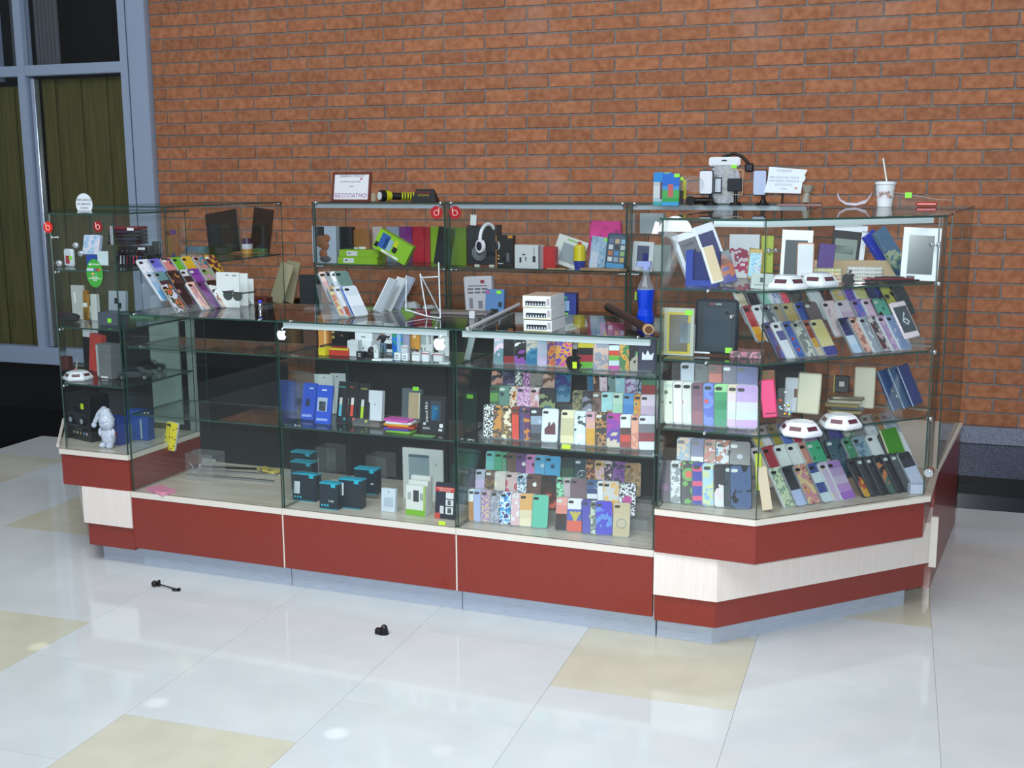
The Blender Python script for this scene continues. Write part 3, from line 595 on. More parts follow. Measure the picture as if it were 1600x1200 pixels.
# ---- right corner showcase, straight part
Bz = KP(4.0, -2.585)
rowset(TSH[0], Bz, A0, .25, .06, .060, sc=1.2, rows=[
 (0, ('# of front row, straight part, tall right showcase', ['1052|s|3a4238 dfe8d4 e3ecd8|cream case with branch drawing', '1066|s|c9a0b4 ecdcdc f0e8e6|white case with tiny flowers', '1080|s|b8306e c94a86 e6e6e0 e0e2dc|white case with pink roses', '1095|b|a0707c 8a6478 7e5c70|dull mauve case', '1113|s|c84a5a 5f7ad8 6f8ae0 4f68c8|blue flower case', '1130|b|4a9a78 3f9a70 2f8a60 3a9a66 9ad89a|green leaf print case', '1150|b|d6b8e0 d0dcea d8e6ea e3cfd8 dccdb0|pastel dream catcher case', '1169|b|c9a8dc cfe0ea d3d8ea c3a8dc bfa2da|lilac dream catcher case'])),
 (1, ('# of back row, straight part, tall right showcase', ['1063|n|c9a08a 3a2420 15151a|black case with face print', '1078|m|bfd0e0 cdd9e6|ice blue case', '1098|s|c83a5a d86a80 23282c 3a4446|black case with red roses', '1120|b|e09a2a d8702c b04a34 6a2a26|orange sunset case', '1143|m|1c1c26 4a4a66|black night print case', '1169|n|c9d8ea 5a86c0 2a3a8c 23307c|blue case with winter tree']))])
riser('clear stand on the lower glass shelf, straight part of right showcase', TSH[0], KP(4.0, -2.59), A0, 1046, 1182, .06, 1, .058)
rowset(TZ0, Bz, A0, .30, .06, .072, sc=1.2, rows=[
 (0, ('# in front row, deck, straight part of showcase', ['1047|s|d08a2a 6a3a6a 3a2a40|dark case with orange petals', '1062|m|a8b4b8 d6dde0 8a9298|silver feather case', '1078|s|d8303a d85a3a 5aa03a 15151a|black case with coloured berries', '1096|b|3038a0 d84a78 3038a0 3038a0 d84a78 3038a0 3038a0 d84a78 3038a0|blue case with pink stripes', '1112|m|8ab8e0 c9d8a0 a8d0ee|light blue music print case', '1130|n|dfe3e8 e3d8dc 23252c 15151a|black and white leopard case', '1146|m|14161c 3a4250|black smoke case', '1161|m|10131a 4a5f8a|black case with blue streaks'])),
 (1, ('# in back row, deck, straight part of showcase', ['1070|m|c87a5a 6a9ab8 d0b090|orange and blue mosaic case', '1092|b|27307e 27307e dfe3ec 27307e dfe3ec 27307e 27307e 27307e 2f3a86|navy case with two white stripes', '1113|m|dfe3ea c05a50 a88a70|white case with red comic print', '1133|m|5a8aa8 d8e3ea b0562e|teal and rust case', '1158|p|121219|black case with white animal head|skull']))])
riser('clear stand on the deck, straight part of right showcase', TZ0, KP(4.0, -2.59), A0, 1038, 1178, .06, 1, .064)
# ---- right corner showcase, diagonal part
kb = KM.to_3x3() @ Vector((-.69, .72, 0)); Pd = KP(4.200, -2.687); nD = Vector((-math.sin(AD), math.cos(AD)))
def DB(d): return Vector((Pd.x+nD.x*d, Pd.y+nD.y*d))
rowset(TSH[1], DB(.07), AD, .60, .062, .055, sc=1.12, rows=[
 (0, ('# in front row, upper shelf, angled side', ['1214|m|3a3a78 6a3a3a 4a4a90|blue and rust map case', '1228|b|e3e6ee dfe3ee 5a5a90 e3e6ee|white case with violet ribbon', '1243|s|b03a30 4a6ac0 3a58a8|blue case with red horses', '1258|m|a0aaa6 c9d0c4 7a807c|silver green case', '1275|b|c8b8a8 c99a34 8a3a26 b0562e|rust and gold case', '1291|b|3a3a90 d8cc90 d3c884 d8cc90|pale gold case', '1330|b|b8d0f0 cfe0f4 2a2a6a 23235a|navy to white fade case', '1347|m|d89a8a e0b0a0 a86a60|pink squares case', '1362|m|dfe6ea a0a8b8|white graffiti case', '1376|m|6a2030 3a3440 c9b0b8|dark case with red figures', '1391|m|d8b8d0 b090c0|pale orchid case', '1407|m|cfdcf0 8fa8d8|white and blue case'])),
 (1, ('# in middle row, upper shelf, angled side', ['1181|b|c9882a d8a02c a82c34 b83a40 8a2430|red and yellow doll print case', '1198|m|dfe3ea e8ecf2|white case', '1212|m|dfe0e0 5a6470|white case with ink drawing', '1227|m|bfb29a a89a80|tan letter print case', '1243|b|a85a34 b8a05a b8a878|tan and brick case', '1262|s|dfe6ea 2f5ab8 2a4aa0|cobalt blue flower case', '1280|m|3a3038 6a5a60|dark rose case', '1306|m|c9a8b0 e0d0d6|pale pink portrait case', '1328|b|d8d8ea c8b0c8 d8c8d8|mauve moustache case', '1350|m|3a3aa0 5a6ac8 8a6ac0|violet blue case', '1368|m|c0a0cc e0c0d8|orchid gradient case', '1386|m|15171c 5ab8a0|black case with green eyes'])),
 (2, ('# in back row, upper shelf, angled side', ['1166|m|b8a890 d0c4ae|beige case', '1183|m|5a1c20 15151a|dark red and black case', '1202|m|3a7a80 8ac0b0|teal case', '1218|m|8a9ac8 c9d0e3|grey blue case', '1234|m|b8304a d85a70|raspberry red case', '1252|m|2a2a2e 5a5450|dark stone case', '1280|p|dfe9ee|ice white case', '1300|m|a85a2c 5a2a1c|copper brown case', '1316|m|c0b0c8 d8c070|lilac cream case', '1334|m|4a3aa8 6a4ab8|deep purple case', '1352|m|c9cc7a e0e0a0|pale yellow case', '1372|m|2f3fae 1c2a6a|blue black case', '1392|m|23181e b8b84a|black case with yellow bow', '1412|m|3a4a4e 1c2428|dark slate case']))])
rowset(TZ0, DB(.07), AD, .60, .066, .062, sc=1.2, rows=[
 (0, ('# in front row, deck, angled side', ['1224|m|d8e0c4 8aa890 c9d8b4|pale green camouflage case', '1243|b|b8c8f0 b8c8f0 2a3038 23282e 1c2024|black over pale blue case', '1262|f|8a4a8a d8a060 c98a9a e0c890|small floral print case', '1283|b|c9dce6 3a4a90 cfe0e6 3a4a90|white case with blue diagonal', '1301|m|d8c8a0 c9b8d8|cream and lilac lace case', '1317|b|a06ac8 b890d0 c9b8d8 b8a0cc a880c8|lilac lace case', '1346|n|d8a02c b8503a 1c1c22 23232a|dark case with flame print', '1359|m|1a1c22 2a2c34|gloss black case', '1373|m|23283a 16181f|dark navy case', '1386|n|4a6a60 c9784a 14161a|black case with orange bird', '1399|m|201c2c 14161a|black violet case', '1412|m|2a2f38 4a5058|graphite case', '1428|b|c0cce6 c8d2ea c0cce6 23283a 15171c|black case on white box'])),
 (1, ('# in middle row, deck, angled side', ['1195|b|c9b098 d0bca6 d8c8b4 e3d6dc|beige and white case', '1212|s|d87a9a b02c3c a82838|red floral case', '1231|b|b8a88a dfe6e4 e3eae8|white case with owl print', '1250|b|c87a60 dfe6e2 dfe6e2|white case with coral corner', '1268|m|d0c4a0 c98a7a|cream rose case', '1285|m|1f6a48 3fb080|emerald sparkle case', '1313|m|141a24 3a5a6a|black case with small writing', '1337|m|8ac0b8 3a8a60|aqua leaf case', '1354|m|5a7a94 8aa8b8|steel blue case', '1375|b|c8826a dfe6ea e3e8ec|white case with red toy print', '1395|b|a87a68 5a3030 6a3a38|brown portrait case on shelf edge', '1414|b|b0a8c0 dfe3ee e3e8f0|white deer print case'])),
 (2, ('# in back row, deck, angled side', ['1192|m|b8c83a d8c84a|lime yellow case', '1206|m|d8d8e0 e8e3e6|white case with faint sketch', '1221|m|8a8030 a89838|olive gold case', '1235|m|3a5ab0 5a7ac8|mid blue case', '1251|m|a82040 c83050|crimson case', '1268|p|c0a4dc|plain lavender case', '1290|m|2a2c34 5a6a70|dark grey case', '1308|b|3a3488 3f3a90 4a44a0|indigo case with white text', '1330|m|5a8a78 c0c8b8|sage case', '1348|m|b0705a 8a8a90|terracotta case', '1366|m|c0c8d8 e0e3ea|pearl white case', '1384|m|8a9a40 b87a4a|khaki and orange case', '1400|m|c0c8da 9aa4ba|pale steel case']))])
# ================================================================ boxed goods and accessories
NEON = C('8ee83a', .5); LIME = C('c8e81e', .5)
def boxitem(name, label, cat, w, h, d, mat, P, yaw=None, lean=0, group=None, decals=(), texts=(), neon=None, roll=0, bev=.0008, body='carton'):
    yaw = A0 if yaw is None else yaw
    t = thing(name, label, cat, place(P, yaw, lean, roll), group)
    MB().box(-w/2, 0, 0, w/2, d, h).build(body, mat, t, bevel=bev, seg=1)
    for dc in decals:
        MB().box(dc[1], -.0010, dc[2], dc[3], .0002, dc[4]).build(dc[0], dc[5], t)
    for tx in texts:
        text(t, tx[0], tx[1], -.0014, tx[2], tx[3], tx[4], rz=tx[5] if len(tx) > 5 else 0)
    if neon: MB().box(neon[0]-.013, -.0022, neon[1]-.008, neon[0]+.013, -.0012, neon[1]+.008).build('price_tag', NEON, t)
    return t
def lying(name, label, cat, w, l, h, mat, P, yaw, group=None, rad=.008):
    mb = MB().prism([(x, z-l/2) for x, z in rrect(w, l, rad)], 0, h)
    o = mb.build(name, mat, bevel=.0012, seg=1); o.matrix_world = place(P, yaw); return tag(o, label, cat, group)
def hexbase(label, px, py, z, yaw, P=None, sc=1.0):
    t = thing('display_turntable', label, 'turntable', place(P or on(px, py, z), yaw) @ Matrix.Scale(sc, 4), 'white six sided turning display bases')
    mb = MB(); n = 6; ro, rm, rt = .070, .075, .052
    ring = lambda r, zz: [(r*math.cos(math.pi/3*i+math.pi/6), .055+r*math.sin(math.pi/3*i+math.pi/6), zz) for i in range(n)]
    vs = ring(ro, 0)+ring(rm, .006)+ring(rm, .014)+ring(rt, .042)
    fs = [tuple(range(n-1, -1, -1)), tuple(range(3*n, 4*n))]+[(k*n+i, k*n+(i+1) % n, (k+1)*n+(i+1) % n, (k+1)*n+i) for k in range(3) for i in range(n)]
    mb.add(vs, fs).build('housing', C('e6e9f0', .3), t, bevel=.001, seg=1)
    for i in range(6):
        a = math.pi/3*(i+.5)+math.pi/6; c_, s_ = math.cos(a), math.sin(a); R_ = (rm+rt)/2*math.cos(math.pi/6)+.0006
        wv = MB(); tx, ty = -s_, c_; dr = .005
        q = [(R_+dr*.9, .0215), (R_-dr*.9, .0335)]
        v = [(r*c_+tx*k, .055+r*s_+ty*k, zz) for (r, zz) in q for k in (-.020, .020)]
        v2 = [(x+c_*.001, y+s_*.001, zz+.001) for x, y, zz in v]
        wv.add(v+v2, [(0, 1, 3, 2), (4, 6, 7, 5), (0, 4, 5, 1), (1, 5, 7, 3), (3, 7, 6, 2), (2, 6, 4, 0)]); wv.build('solar_cell', C('5a2a38', .3), t)
    MB().cone((0, .055, .042), (0, .055, .045), .038, .038, 24).build('turntable', C('dfe3ea', .25), t, smooth=True)
hexbase('white six sided display base on lowest glass shelf of right showcase, nearer its corner', 1256, 684, TSH[0], .3)
hexbase('white six sided display base on lowest glass shelf of right showcase, farther from corner', 1320, 672, TSH[0], .35)
hexbase('white six sided display base on the top shelf beside the grey number card', 1233, 453, TSH[2], .3)
hexbase('white six sided display base on the top shelf beside the black fruit cut-out', 1283, 449, TSH[2], .35)
hexbase('white six sided display base on the top shelf, behind the other two', 1262, 440, TSH[2], .1)
hexbase('white six sided display base in the left showcase beside the toy cars', 0, 0, TSH[0], 0, P=online(110, KP(1.3, -2.60), (1, 0), TSH[0]+.02)-Vector((0, 0, .0195)), sc=.85)
# ---- floor litter
P = on(248, 918, 0); t = thing('lamp_arm', 'thin black plastic arm with ball joint lying on the white floor', 'plastic part', place(P, -.12))
MB().ball((-.022, 0, .013), .013, 12).build('ball_joint', BLACK, t, smooth=True)
MB().cone((-.012, .006, .012), (.094, .004, .006), .0028, .0028, 8).build('rod', BLACK, t, smooth=True)
MB().cone((-.010, .012, .0), (-.006, .010, .026), .007, .006, 10).build('socket', BLACK, t)
mb = MB()
for i in range(14):
    a, b = math.pi*2*i/14, math.pi*2*(i+1)/14; mb.cone((.088+.013*math.cos(a), -.002+.007*math.sin(a), .004), (.088+.013*math.cos(b), -.002+.007*math.sin(b), .004), .0022, .0022, 6)
mb.build('ring', BLACK, t, smooth=True); MB().box(.098, .0, 0, .108, .010, .012).build('clip', BLACK, t)
t = thing('phone_holder', 'small glossy black plastic holder lying alone on the floor', 'plastic part', place(on(598, 990, 0), .1))
MB().cone((.005, 0, 0), (.006, 0, .022), .020, .013, 16).ball((.006, 0, .022), .0132, 14).build('dome', C('0a0a10', .15, 0, .6), t, smooth=True)
MB().prism([(-.026, -.014), (-.002, -.017), (-.002, .012), (-.026, .008)], 0, .020).build('jaw', BLACK, t, bevel=.002, seg=1)
# ---- counter one, deck
P = on(252, 768, LOWZ); lying('phone_case', 'pink rubber case lying on the deck of the nearly empty counter', 'phone case', .07, .135, .012, C('d98aa8', .4), P, 1.15)
def acr_step(label, px, py, z, w, d, h, yaw=None):
    t = thing('acrylic_riser', label, 'display stand', place(on(px, py, z), A0 if yaw is None else yaw))
    MB().box(-w/2, 0, 0, w/2, .003, h).build('front', ACRYL, t); MB().box(-w/2, .003, h-.003, w/2, d, h).build('top', ACRYL, t); MB().box(-w/2, d, 0, w/2, d+.003, h).build('back', ACRYL, t); return t
acr_step('low clear acrylic riser at the left of the nearly empty counter', 236, 748, LOWZ, .10, .08, .075)
P0_ = KP(1.76, -2.42, LOWZ); t = thing('acrylic_riser', 'tall clear acrylic riser under the yellow dotted case', 'display stand', place(P0_, A0))
MB().box(-.07, 0, 0, .07, .003, .12).build('front', ACRYL, t); MB().box(-.07, .003, .117, .07, .09, .12).build('top', ACRYL, t); MB().box(-.07, .09, 0, .07, .093, .12).build('back', ACRYL, t)
P = online(262, (P0_.x, P0_.y+.02), (1, 0), LOWZ+.2); P.z = LOWZ+.1203
t = thing('phone_case', 'yellow case with brown dots standing on the clear riser', 'phone case', place(P, A0, .15, .12))
mesh_obj('shell', CASE, t, C('e6d21e', .3, 0, .4)); mesh_obj('camera_hole', HOLE, t)
rd = random.Random(3); mb = MB()
for i in range(12): 
    x, z_ = -.024+.016*(i % 4)+rd.uniform(-.003, .003), .018+.042*(i//4)+rd.uniform(-.009, .009); mb.cone((x, -.0008, z_), (x, 0, z_), .0036, .0036, 8)
tag(mb.build('dots', C('5a3a1a'), t), kind='stuff')
mb = MB()
for i, (a, b) in enumerate((((300, 733), (432, 742)), ((292, 741), (428, 752)), ((305, 728), (420, 733)))):
    A_ = on(*a, LOWZ+.006); B_ = on(*b, LOWZ+.006); nm = ['chrome strip of trim lying along the back of the empty counter deck', 'silver metal profile lying in front of the other strips on the deck', 'dark thin bar lying behind the metal profiles on the deck'][i]
    d_ = (B_-A_); t = MB().box(0, -.006, -.005, d_.length, .006, .003).build('metal_strip', [C('c8ccd4', .15, .9), C('b8bcc4', .2, .9), C('2a2d34', .3, .5)][i]); t.matrix_world = Matrix.Translation(A_) @ Matrix.Rotation(math.atan2(d_.y, d_.x), 4, 'Z'); tag(t, nm, 'metal strip', 'loose metal strips on the deck')
pts = [on(278+14*math.cos(math.pi*k/8)*-1+10, 732, LOWZ+.004)+Vector((0, 0, .032*math.sin(math.pi*k/8))) for k in range(9)]
tag(MB().tube(pts, .0018, 6).build('cable', C('c9d0d4', .4), smooth=True), 'short white cable bent in an arch on the empty deck', 'cable')
P = on(313, 738, LOWZ+.004); t = MB().cone((0, 0, 0), (0, 0, .03), .006, .006, 12).ball((0, 0, .032), .009, 10).build('shelf_holder', CHROME, smooth=True); t.matrix_world = place(P); tag(t, 'small loose chrome shelf holder standing on the empty deck', 'fitting')
P = on(420, 736, LOWZ+.006); lying('case_pack', 'flat yellow and blue pack half hidden at the end of the empty deck', 'package', .05, .12, .010, pat('m', '2a4a8a c9b83a d8c86a'), P, 1.2)
# ---- stickers on glass
nF = KM.to_3x3() @ Vector((0, -1, 0)); PF = KP(3, FYK+.0035); AF = KANG
def sticker_mw(px, py): 
    P = onplane(px, py, PF+nF*.0015, nF); return place(P, AF)
for px, lab in ((440, 'white fruit shaped sticker with a bite at the left of the middle counter glass'), (687, 'white fruit shaped sticker with a bite at the right of the middle counter glass')):
    t = apple_mb(.044 if px < 500 else .052, -.0008, 0).build('fruit_sticker', C('e9eefa', .4)); t.matrix_world = sticker_mw(px, 523 if px < 500 else 537); tag(t, lab, 'sticker', 'white fruit stickers')
PL = KP(1.4, -2.66); 
def disc(r, n=32, sx=1): return [(sx*r*math.cos(2*math.pi*i/n), r*math.sin(2*math.pi*i/n)) for i in range(n)]
def bsticker(px, py, P0, lab, col, r=.022, mirror=False):
    P = onplane(px, py, P0+nF*.0015, nF); t = thing('round_sticker', lab, 'sticker', place(P, AF), 'round red stickers with a ring letter')
    MB().fprism(disc(r), -.0008, 0).build('disc', C(col, .35), t)
    mb = MB(); n = 18; rr = r*.42; sg = -1 if mirror else 1
    for i in range(n):
        a, b = 2*math.pi*i/n, 2*math.pi*(i+1)/n; mb.cone((rr*math.cos(a), -.0010, -.002+rr*math.sin(a)), (rr*math.cos(b), -.0010, -.002+rr*math.sin(b)), r*.08, r*.08, 5)
    mb.box(-sg*rr-r*.08, -.0016, -.002, -sg*rr+r*.08, -.0004, r*.75) if sg > 0 else mb.box(rr-r*.08, -.0016, -.002, rr+r*.08, -.0004, r*.75)
    mb.build('ring_letter', C('e8b8b0', .4), t)
bsticker(75, 355, KP(1.3, -2.660), 'bright red round sticker at the left edge of the left showcase', 'd8281e', .0235)
bsticker(153, 354, KP(1.3, -2.660), 'darker red round sticker near the right edge of the left showcase glass', '8a1a20', .0225)
bsticker(682, 332, KP(2, BF-.001), 'red round sticker with mirrored letter on the folder showcase', 'b82430', .033, True)
bsticker(711, 332, KP(2, BF-.001), 'red round sticker with letter b on the headphone showcase', 'b01c2c', .033)
P = onplane(148, 427, KP(1.3, -2.660)+nF*.0015, nF); t = thing('oval_sticker', 'green oval sticker with payment card marks on the left showcase glass', 'sticker', place(P, AF))
GR = C('3f9a3a', .4); MB().fprism([(.0415*math.cos(a), .0585*math.sin(a)) for a in [2*math.pi*i/40 for i in range(40)]], -.0008, 0).build('oval', GR, t)
WT = C('eef4f4', .4)
MB().fprism([(-.021+.0042*math.cos(a), .036+.0042*math.sin(a)) for a in [2*math.pi*i/16 for i in range(16)]], -.0014, -.0008).build('emblem', WT, t)
text(t, 'СБЕРБАНК', .006, -.0012, .036, .0090, WT)
for i, (x, c1) in enumerate(((-.030, 'e6eef4'), (-.013, 'e6eef4'))):
    MB().box(x-.0075, -.0013, .010, x+.0075, -.0008, .020).build('card_mark', C(c1), t); text(t, 'VISA', x, -.0018, .0152, .006, C('2a4a9a')); MB().box(x-.0075, -.0015, .0085, x+.0075, -.0008, .0105).build('card_stripe', C('3a6ac0'), t)
for x, ca, cb in ((.005, '3a8ad8', 'c02a3a'), (.023, 'c8202a', 'e89a3a')):
    MB().box(x-.0085, -.0011, .009, x+.0085, -.0008, .020).build('card_mark', C('28507a' if x < .01 else '7a2a3a'), t)
    for k, c_ in ((-.0028, ca), (.0028, cb)):
        MB().fprism([(x+k+.0042*math.cos(a), .0145+.0042*math.sin(a)) for a in [2*math.pi*i/16 for i in range(16)]], -.0016, -.0011).build('card_circle', C(c_), t)
MB().box(-.015, -.0011, -.007, -.002, -.0008, .001).build('card_mark', C('e0a070'), t); MB().box(.003, -.0011, -.006, .013, -.0008, 0).build('card_mark', C('4ab0a0'), t)
text(t, 'СПАСИБО', 0, -.0012, -.016, .0068, WT); text(t, 'ПРИНИМАЕМ КАРТЫ', 0, -.0012, -.0225, .0062, WT); text(t, 'БАНКА', 0, -.0012, -.029, .0062, WT)
# ---- things on the tall tops
P = on(132, 329, TTZ); P.y -= 0; t = thing('round_notice', 'round white paper notice with cut bottom standing on the left showcase', 'notice', place(P, 0))
MB().fprism([(.0445*math.cos(a), .028+.047*math.sin(a)) for a in [math.radians(-36+252*i/30) for i in range(31)]], 0, .0015).build('paper', C('d8dfe6', .6), t)
text(t, 'ПРИ ЗАКАЗЕ', 0, -.0006, .046, .0135, C('3a3f4a')); text(t, 'НА ВЫНОС', 0, -.0006, .028, .0140, C('3a4a6a')); text(t, 'СКИДКА', 0, -.0006, .011, .011, C('3a3f4a'))
T2 = BTZ+.0005
def bt(px, dy=.03): return atY(px, KP(2, BF).y+dy, T2)
P = online(547, KP(2.0, BF+.10), (math.cos(A0), math.sin(A0)), T2)
t = thing('framed_notice', 'small notice in a brown wooden frame leaning on the back showcase', 'framed notice', place(P, A0, .18, 0))
FRM = C('6a2f28', .4); W_, H_ = .235, .160
for a in ((-W_/2, 0, W_/2, .012), (-W_/2, H_-.012, W_/2, H_), (-W_/2, .012, -W_/2+.012, H_-.012), (W_/2-.012, .012, W_/2, H_-.012)): MB().box(a[0], 0, a[1], a[2], .012, a[3]).build('frame_bar', FRM, t, bevel=.0015, seg=1)
MB().box(-W_/2+.011, .005, .011, W_/2-.011, .009, H_-.011).build('paper', C('e3e6ec', .5), t)
text(t, 'ЗАМЕНА СТЕКОЛ', 0, .0045, .138, .0175, C('5a5a66')); text(t, 'НАКЛЕЙКА И ДИСПЛЕЙ', -.008, .0045, .108, .0105, C('6a4a70')); text(t, 'у нас', 0, .0045, .084, .012, C('7a7a86')); text(t, 'БЕСПЛАТНО!', 0, .0045, .032, .0305, C('8a2a80'), sx=1.0)
MB().fprism([(.058, .116), (.066, .126), (.062, .129), (.058, .126), (.054, .129), (.050, .126)], .0040, .0048).build('heart', C('b03a4a'), t)
P = online(582, KP(2.0, BF+.16), (1, 0), T2); o = MB().box(-.010, 0, 0, .010, .03, .045).build('eraser', C('c9bfa8', .6), bevel=.004, seg=2); o.matrix_world = place(P); tag(o, 'small beige block standing beside the framed notice', 'block')
P = online(594, KP(2.0, BF+.03), (1, 0), T2); t = thing('flashlight', 'black and yellow flashlight lying on the back showcase facing us', 'flashlight', place(P, .28) @ Matrix.Translation((0, 0, .032)))
MB().cone((0, 0, 0), (.022, .016, 0), .030, .031, 24).build('head_rim', BLACK, t, smooth=True); MB().cone((.022, .016, 0), (.05, .036, -.002), .031, .024, 24).build('head', C('c9c81e', .35), t, smooth=True)
MB().cone((-.0035, -.0028, 0), (-.0005, -.0003, 0), .021, .021, 24).build('lens', C('dfe4ea', .15), t); MB().cone((.05, .036, -.002), (.225, .10, -.010), .020, .017, 20).build('barrel', BLACK, t, smooth=True)
for i in range(6): MB().cone((.105+i*.014, .056+i*.005, -.004), (.112+i*.014, .0585+i*.005, -.0045), .0215, .0215, 16).build('grip_ring', C('b8c020', .4), t)
P = online(661, KP(2.0, BF+.04), (1, 0), T2); t = thing('tent_sign', 'black folded plate with yellow lettering beside the flashlight', 'sign', place(P, A0))
mb = MB(); vs = [(-.072, 0, 0), (.072, 0, 0), (.052, .03, .068), (-.052, .03, .068), (-.072, .06, 0), (.072, .06, 0)]
mb.add(vs, [(0, 1, 2, 3), (5, 4, 3, 2), (1, 5, 2), (4, 0, 3), (0, 4, 5, 1)]).build('plate', C('14161c', .35), t, bevel=.001, seg=1)
for s_, z_, c_ in (('ОТКРЫТЫЙ', .048, 'a03a34'), ('ПЕРЕРЫВ', .034, 'b8a83a')): text(t, s_, -.004, z_/.068*.03-.002, z_, .014, C(c_), basis=None)
# right group on top
def ont(px, py): return on(px, py, TTZ+.0004)
YT = KP(4.4, -.95).y
def tp(px, dy=0): return atY(px, YT+dy, TTZ+.0008)
boxitem('blister_pack', 'blue topped pack with earphones, leftmost on the right top glass', 'package', .085, .155, .02, pat('b', '3aa0a8 a8c0c8 c9d3d6 c9d3d6 c9d3d6 b8c0c8 2a8ad0'), tp(1034, -.08), .05, .05, decals=[('window', -.01, .03, .015, .11, C('5a3a40'))], neon=(.02, .145))
boxitem('blister_pack', 'green and blue pack with product picture in front of the earphone pack', 'package', .080, .150, .025, pat('b', '3a9ad0 3a9a50 4aa85a 4aa85a 4a90d0 2a6ac8 2a6ac8'), tp(1047, -.13), .0, .06, decals=[('picture', -.012, .04, .012, .10, C('b85a5a'))], neon=(.028, .14))
boxitem('blister_pack', 'clear pack with dark gadget and yellow clip, third on the top glass', 'package', .060, .140, .02, ACRYL, tp(1062, -.03), .0, .1, decals=[('gadget', -.02, .01, .018, .07, C('2a2a3a')), ('clip', .012, .03, .028, .12, C('b8b82a'))], neon=(0, .125))
P = tp(1074, -.04); o = MB().fprism([(.028+.045*math.cos(a), .10+.04*math.sin(a)) for a in [2*math.pi*i/20 for i in range(20)]], 0, .02).build('clear_pack', ACRYL); o.matrix_world = place(P); tag(o, 'round empty clear plastic pack behind the yellow clip pack', 'package')
P = tp(1078, -.05); o = MB().cone((0, 0, .022), (.0, .03, .022), .022, .022, 20).cone((0, .03, .022), (.10, .06, .022), .016, .014, 14).build('lens_tube', C('14120f', .3), smooth=True); o.matrix_world = place(P); tag(o, 'short dark tube lying on the top glass beside the yellow clip pack', 'tube')
def mount(px, lab, hh, w_=.06, h_=.105, face='e3e8f0', off=(-.02, 0), dy=0):
    t = thing('phone_holder', lab, 'phone holder', place(tp(px, dy), -.1), 'black holders on the right top glass')
    MB().cone((0, .03, 0), (0, .03, .012), .038, .03, 20).cone((0, .03, .012), (0, .03, .03), .018, .010, 14).build('suction_foot', BLACK, t, smooth=True)
    MB().cone((0, .03, .03), (off[0]*.6, .025, hh), .009, .008, 10).ball((off[0]*.6, .022, hh), .013, 10).build('stem', BLACK, t, smooth=True)
    MB().fprism([(x+off[0], z+hh-.055) for x, z in rrect(w_+.006, h_+.01, .01)], .004, .014).build('cradle', C('16182a', .4), t)
    MB().fprism([(x+off[0], z+hh-.05) for x, z in rrect(w_, h_, .008)], -.003, .004).build('dummy_phone', C(face, .3), t); return t
mount(1108, 'black holder gripping a white dummy phone on the top glass', .105, off=(-.018, 0), dy=-.02)
P = tp(1130, .02); t = thing('car_holder_pack', 'grey rounded holder card with white hanger top and green tag', 'package', place(P, -.05))
MB().fprism([(x, z+.0) for x, z in rrect(.150, .185, .055, 6)], 0, .012).build('card', pat('m', '8f949c a6abb2 b4b9c0'), t); MB().box(-.075, -.002, .182, .075, .012, .225).build('hanger_top', C('dfe4ec', .4), t, bevel=.006, seg=2)
MB().fprism([(-.016, .205), (.016, .205), (.008, .212), (-.008, .212)], -.003, -.0015).build('hanger_slot', BLACK, t); MB().box(-.045, -.004, .055, -.008, -.0, .13).build('phone_picture', C('20222a'), t); MB().box(-.04, -.006, .062, -.013, -.003, .124).build('screen_picture', C('c9d6e3'), t); MB().box(.035, -.004, .172, .06, -.002, .188).build('price_tag', NEON, t)
t = thing('phone_holder', 'black clamp with a clear gold rimmed case standing before the grey card', 'phone holder', place(tp(1146, -.03), -.15), 'black holders on the right top glass')
MB().cone((0, .03, 0), (0, .03, .014), .032, .024, 18).cone((0, .03, .014), (0, .03, .08), .009, .009, 10).build('foot', BLACK, t, smooth=True); MB().box(-.034, .0, .065, .038, .022, .125).build('clamp_body', C('22262e', .4), t, bevel=.004, seg=1)
mb = MB(); rr = [(x*1.0+.0, z+.05) for x, z in rrect(.085, .115, .008)]
for a, b in zip(rr, rr[1:]+rr[:1]): mb.cone((a[0], -.004, a[1]), (b[0], -.004, b[1]), .0016, .0016, 5)
mb.build('case_rim', C('c9c0a8', .3), t)
mb = MB(); pts = [(0, .03, .10), (-.05, .03, .19), (-.01, .03, .225), (.05, .03, .235), (.09, .03, .215), (.115, .03, .185)]
t = thing('flexible_arm', 'black flexible arm with clip rising above the grey holder card', 'phone holder', place(tp(1133, .06), 0))
MB().cone((0, .03, 0), (0, .03, .015), .035, .028, 18).cone((0, .03, .01), (0, .03, .11), .006, .006, 8).build('foot', BLACK, t, smooth=True)
mb.tube([(0, .03, .10), (-.055, .03, .14), (-.06, .03, .19), (-.02, .03, .228), (.03, .03, .242), (.07, .03, .228), (.105, .03, .19)], .007, 10).build('arm', BLACK, t, smooth=True); MB().box(.085, .015, .155, .125, .04, .195).build('clip', C('101020', .4), t, bevel=.006, seg=1)
mount(1190, 'black holder with a lit screen dummy phone beside the white sign', .10, .058, .11, 'b8c6e6', (-.012, 0), -.02)
t = thing('paper_notice', 'white notice card with ragged ends among the phone holders on top', 'notice', place(tp(1222, -.04)+Vector((0, 0, .058)), .0, .08, .03))
MB().fprism([(-.085, 0), (.082, .0), (.086, .05), (.096, .062), (.098, .075), (.093, .083), (.104, .108), (-.070, .118), (-.072, .06)], 0, .0015).build('paper', C('dde9f4', .5), t)
for s_, z_, h_ in (('СКИДКИ!', .101, .015), ('ПРИ ПОКУПКЕ ЧЕХЛА', .070, .0125), ('НАКЛЕЙКА ПЛЕНКИ И', .054, .0125), ('БЕСПЛАТНО', .037, .0125), ('5 мин.', .020, .012)): text(t, s_, .002, -.0006, z_, h_, C('8a97a8'))
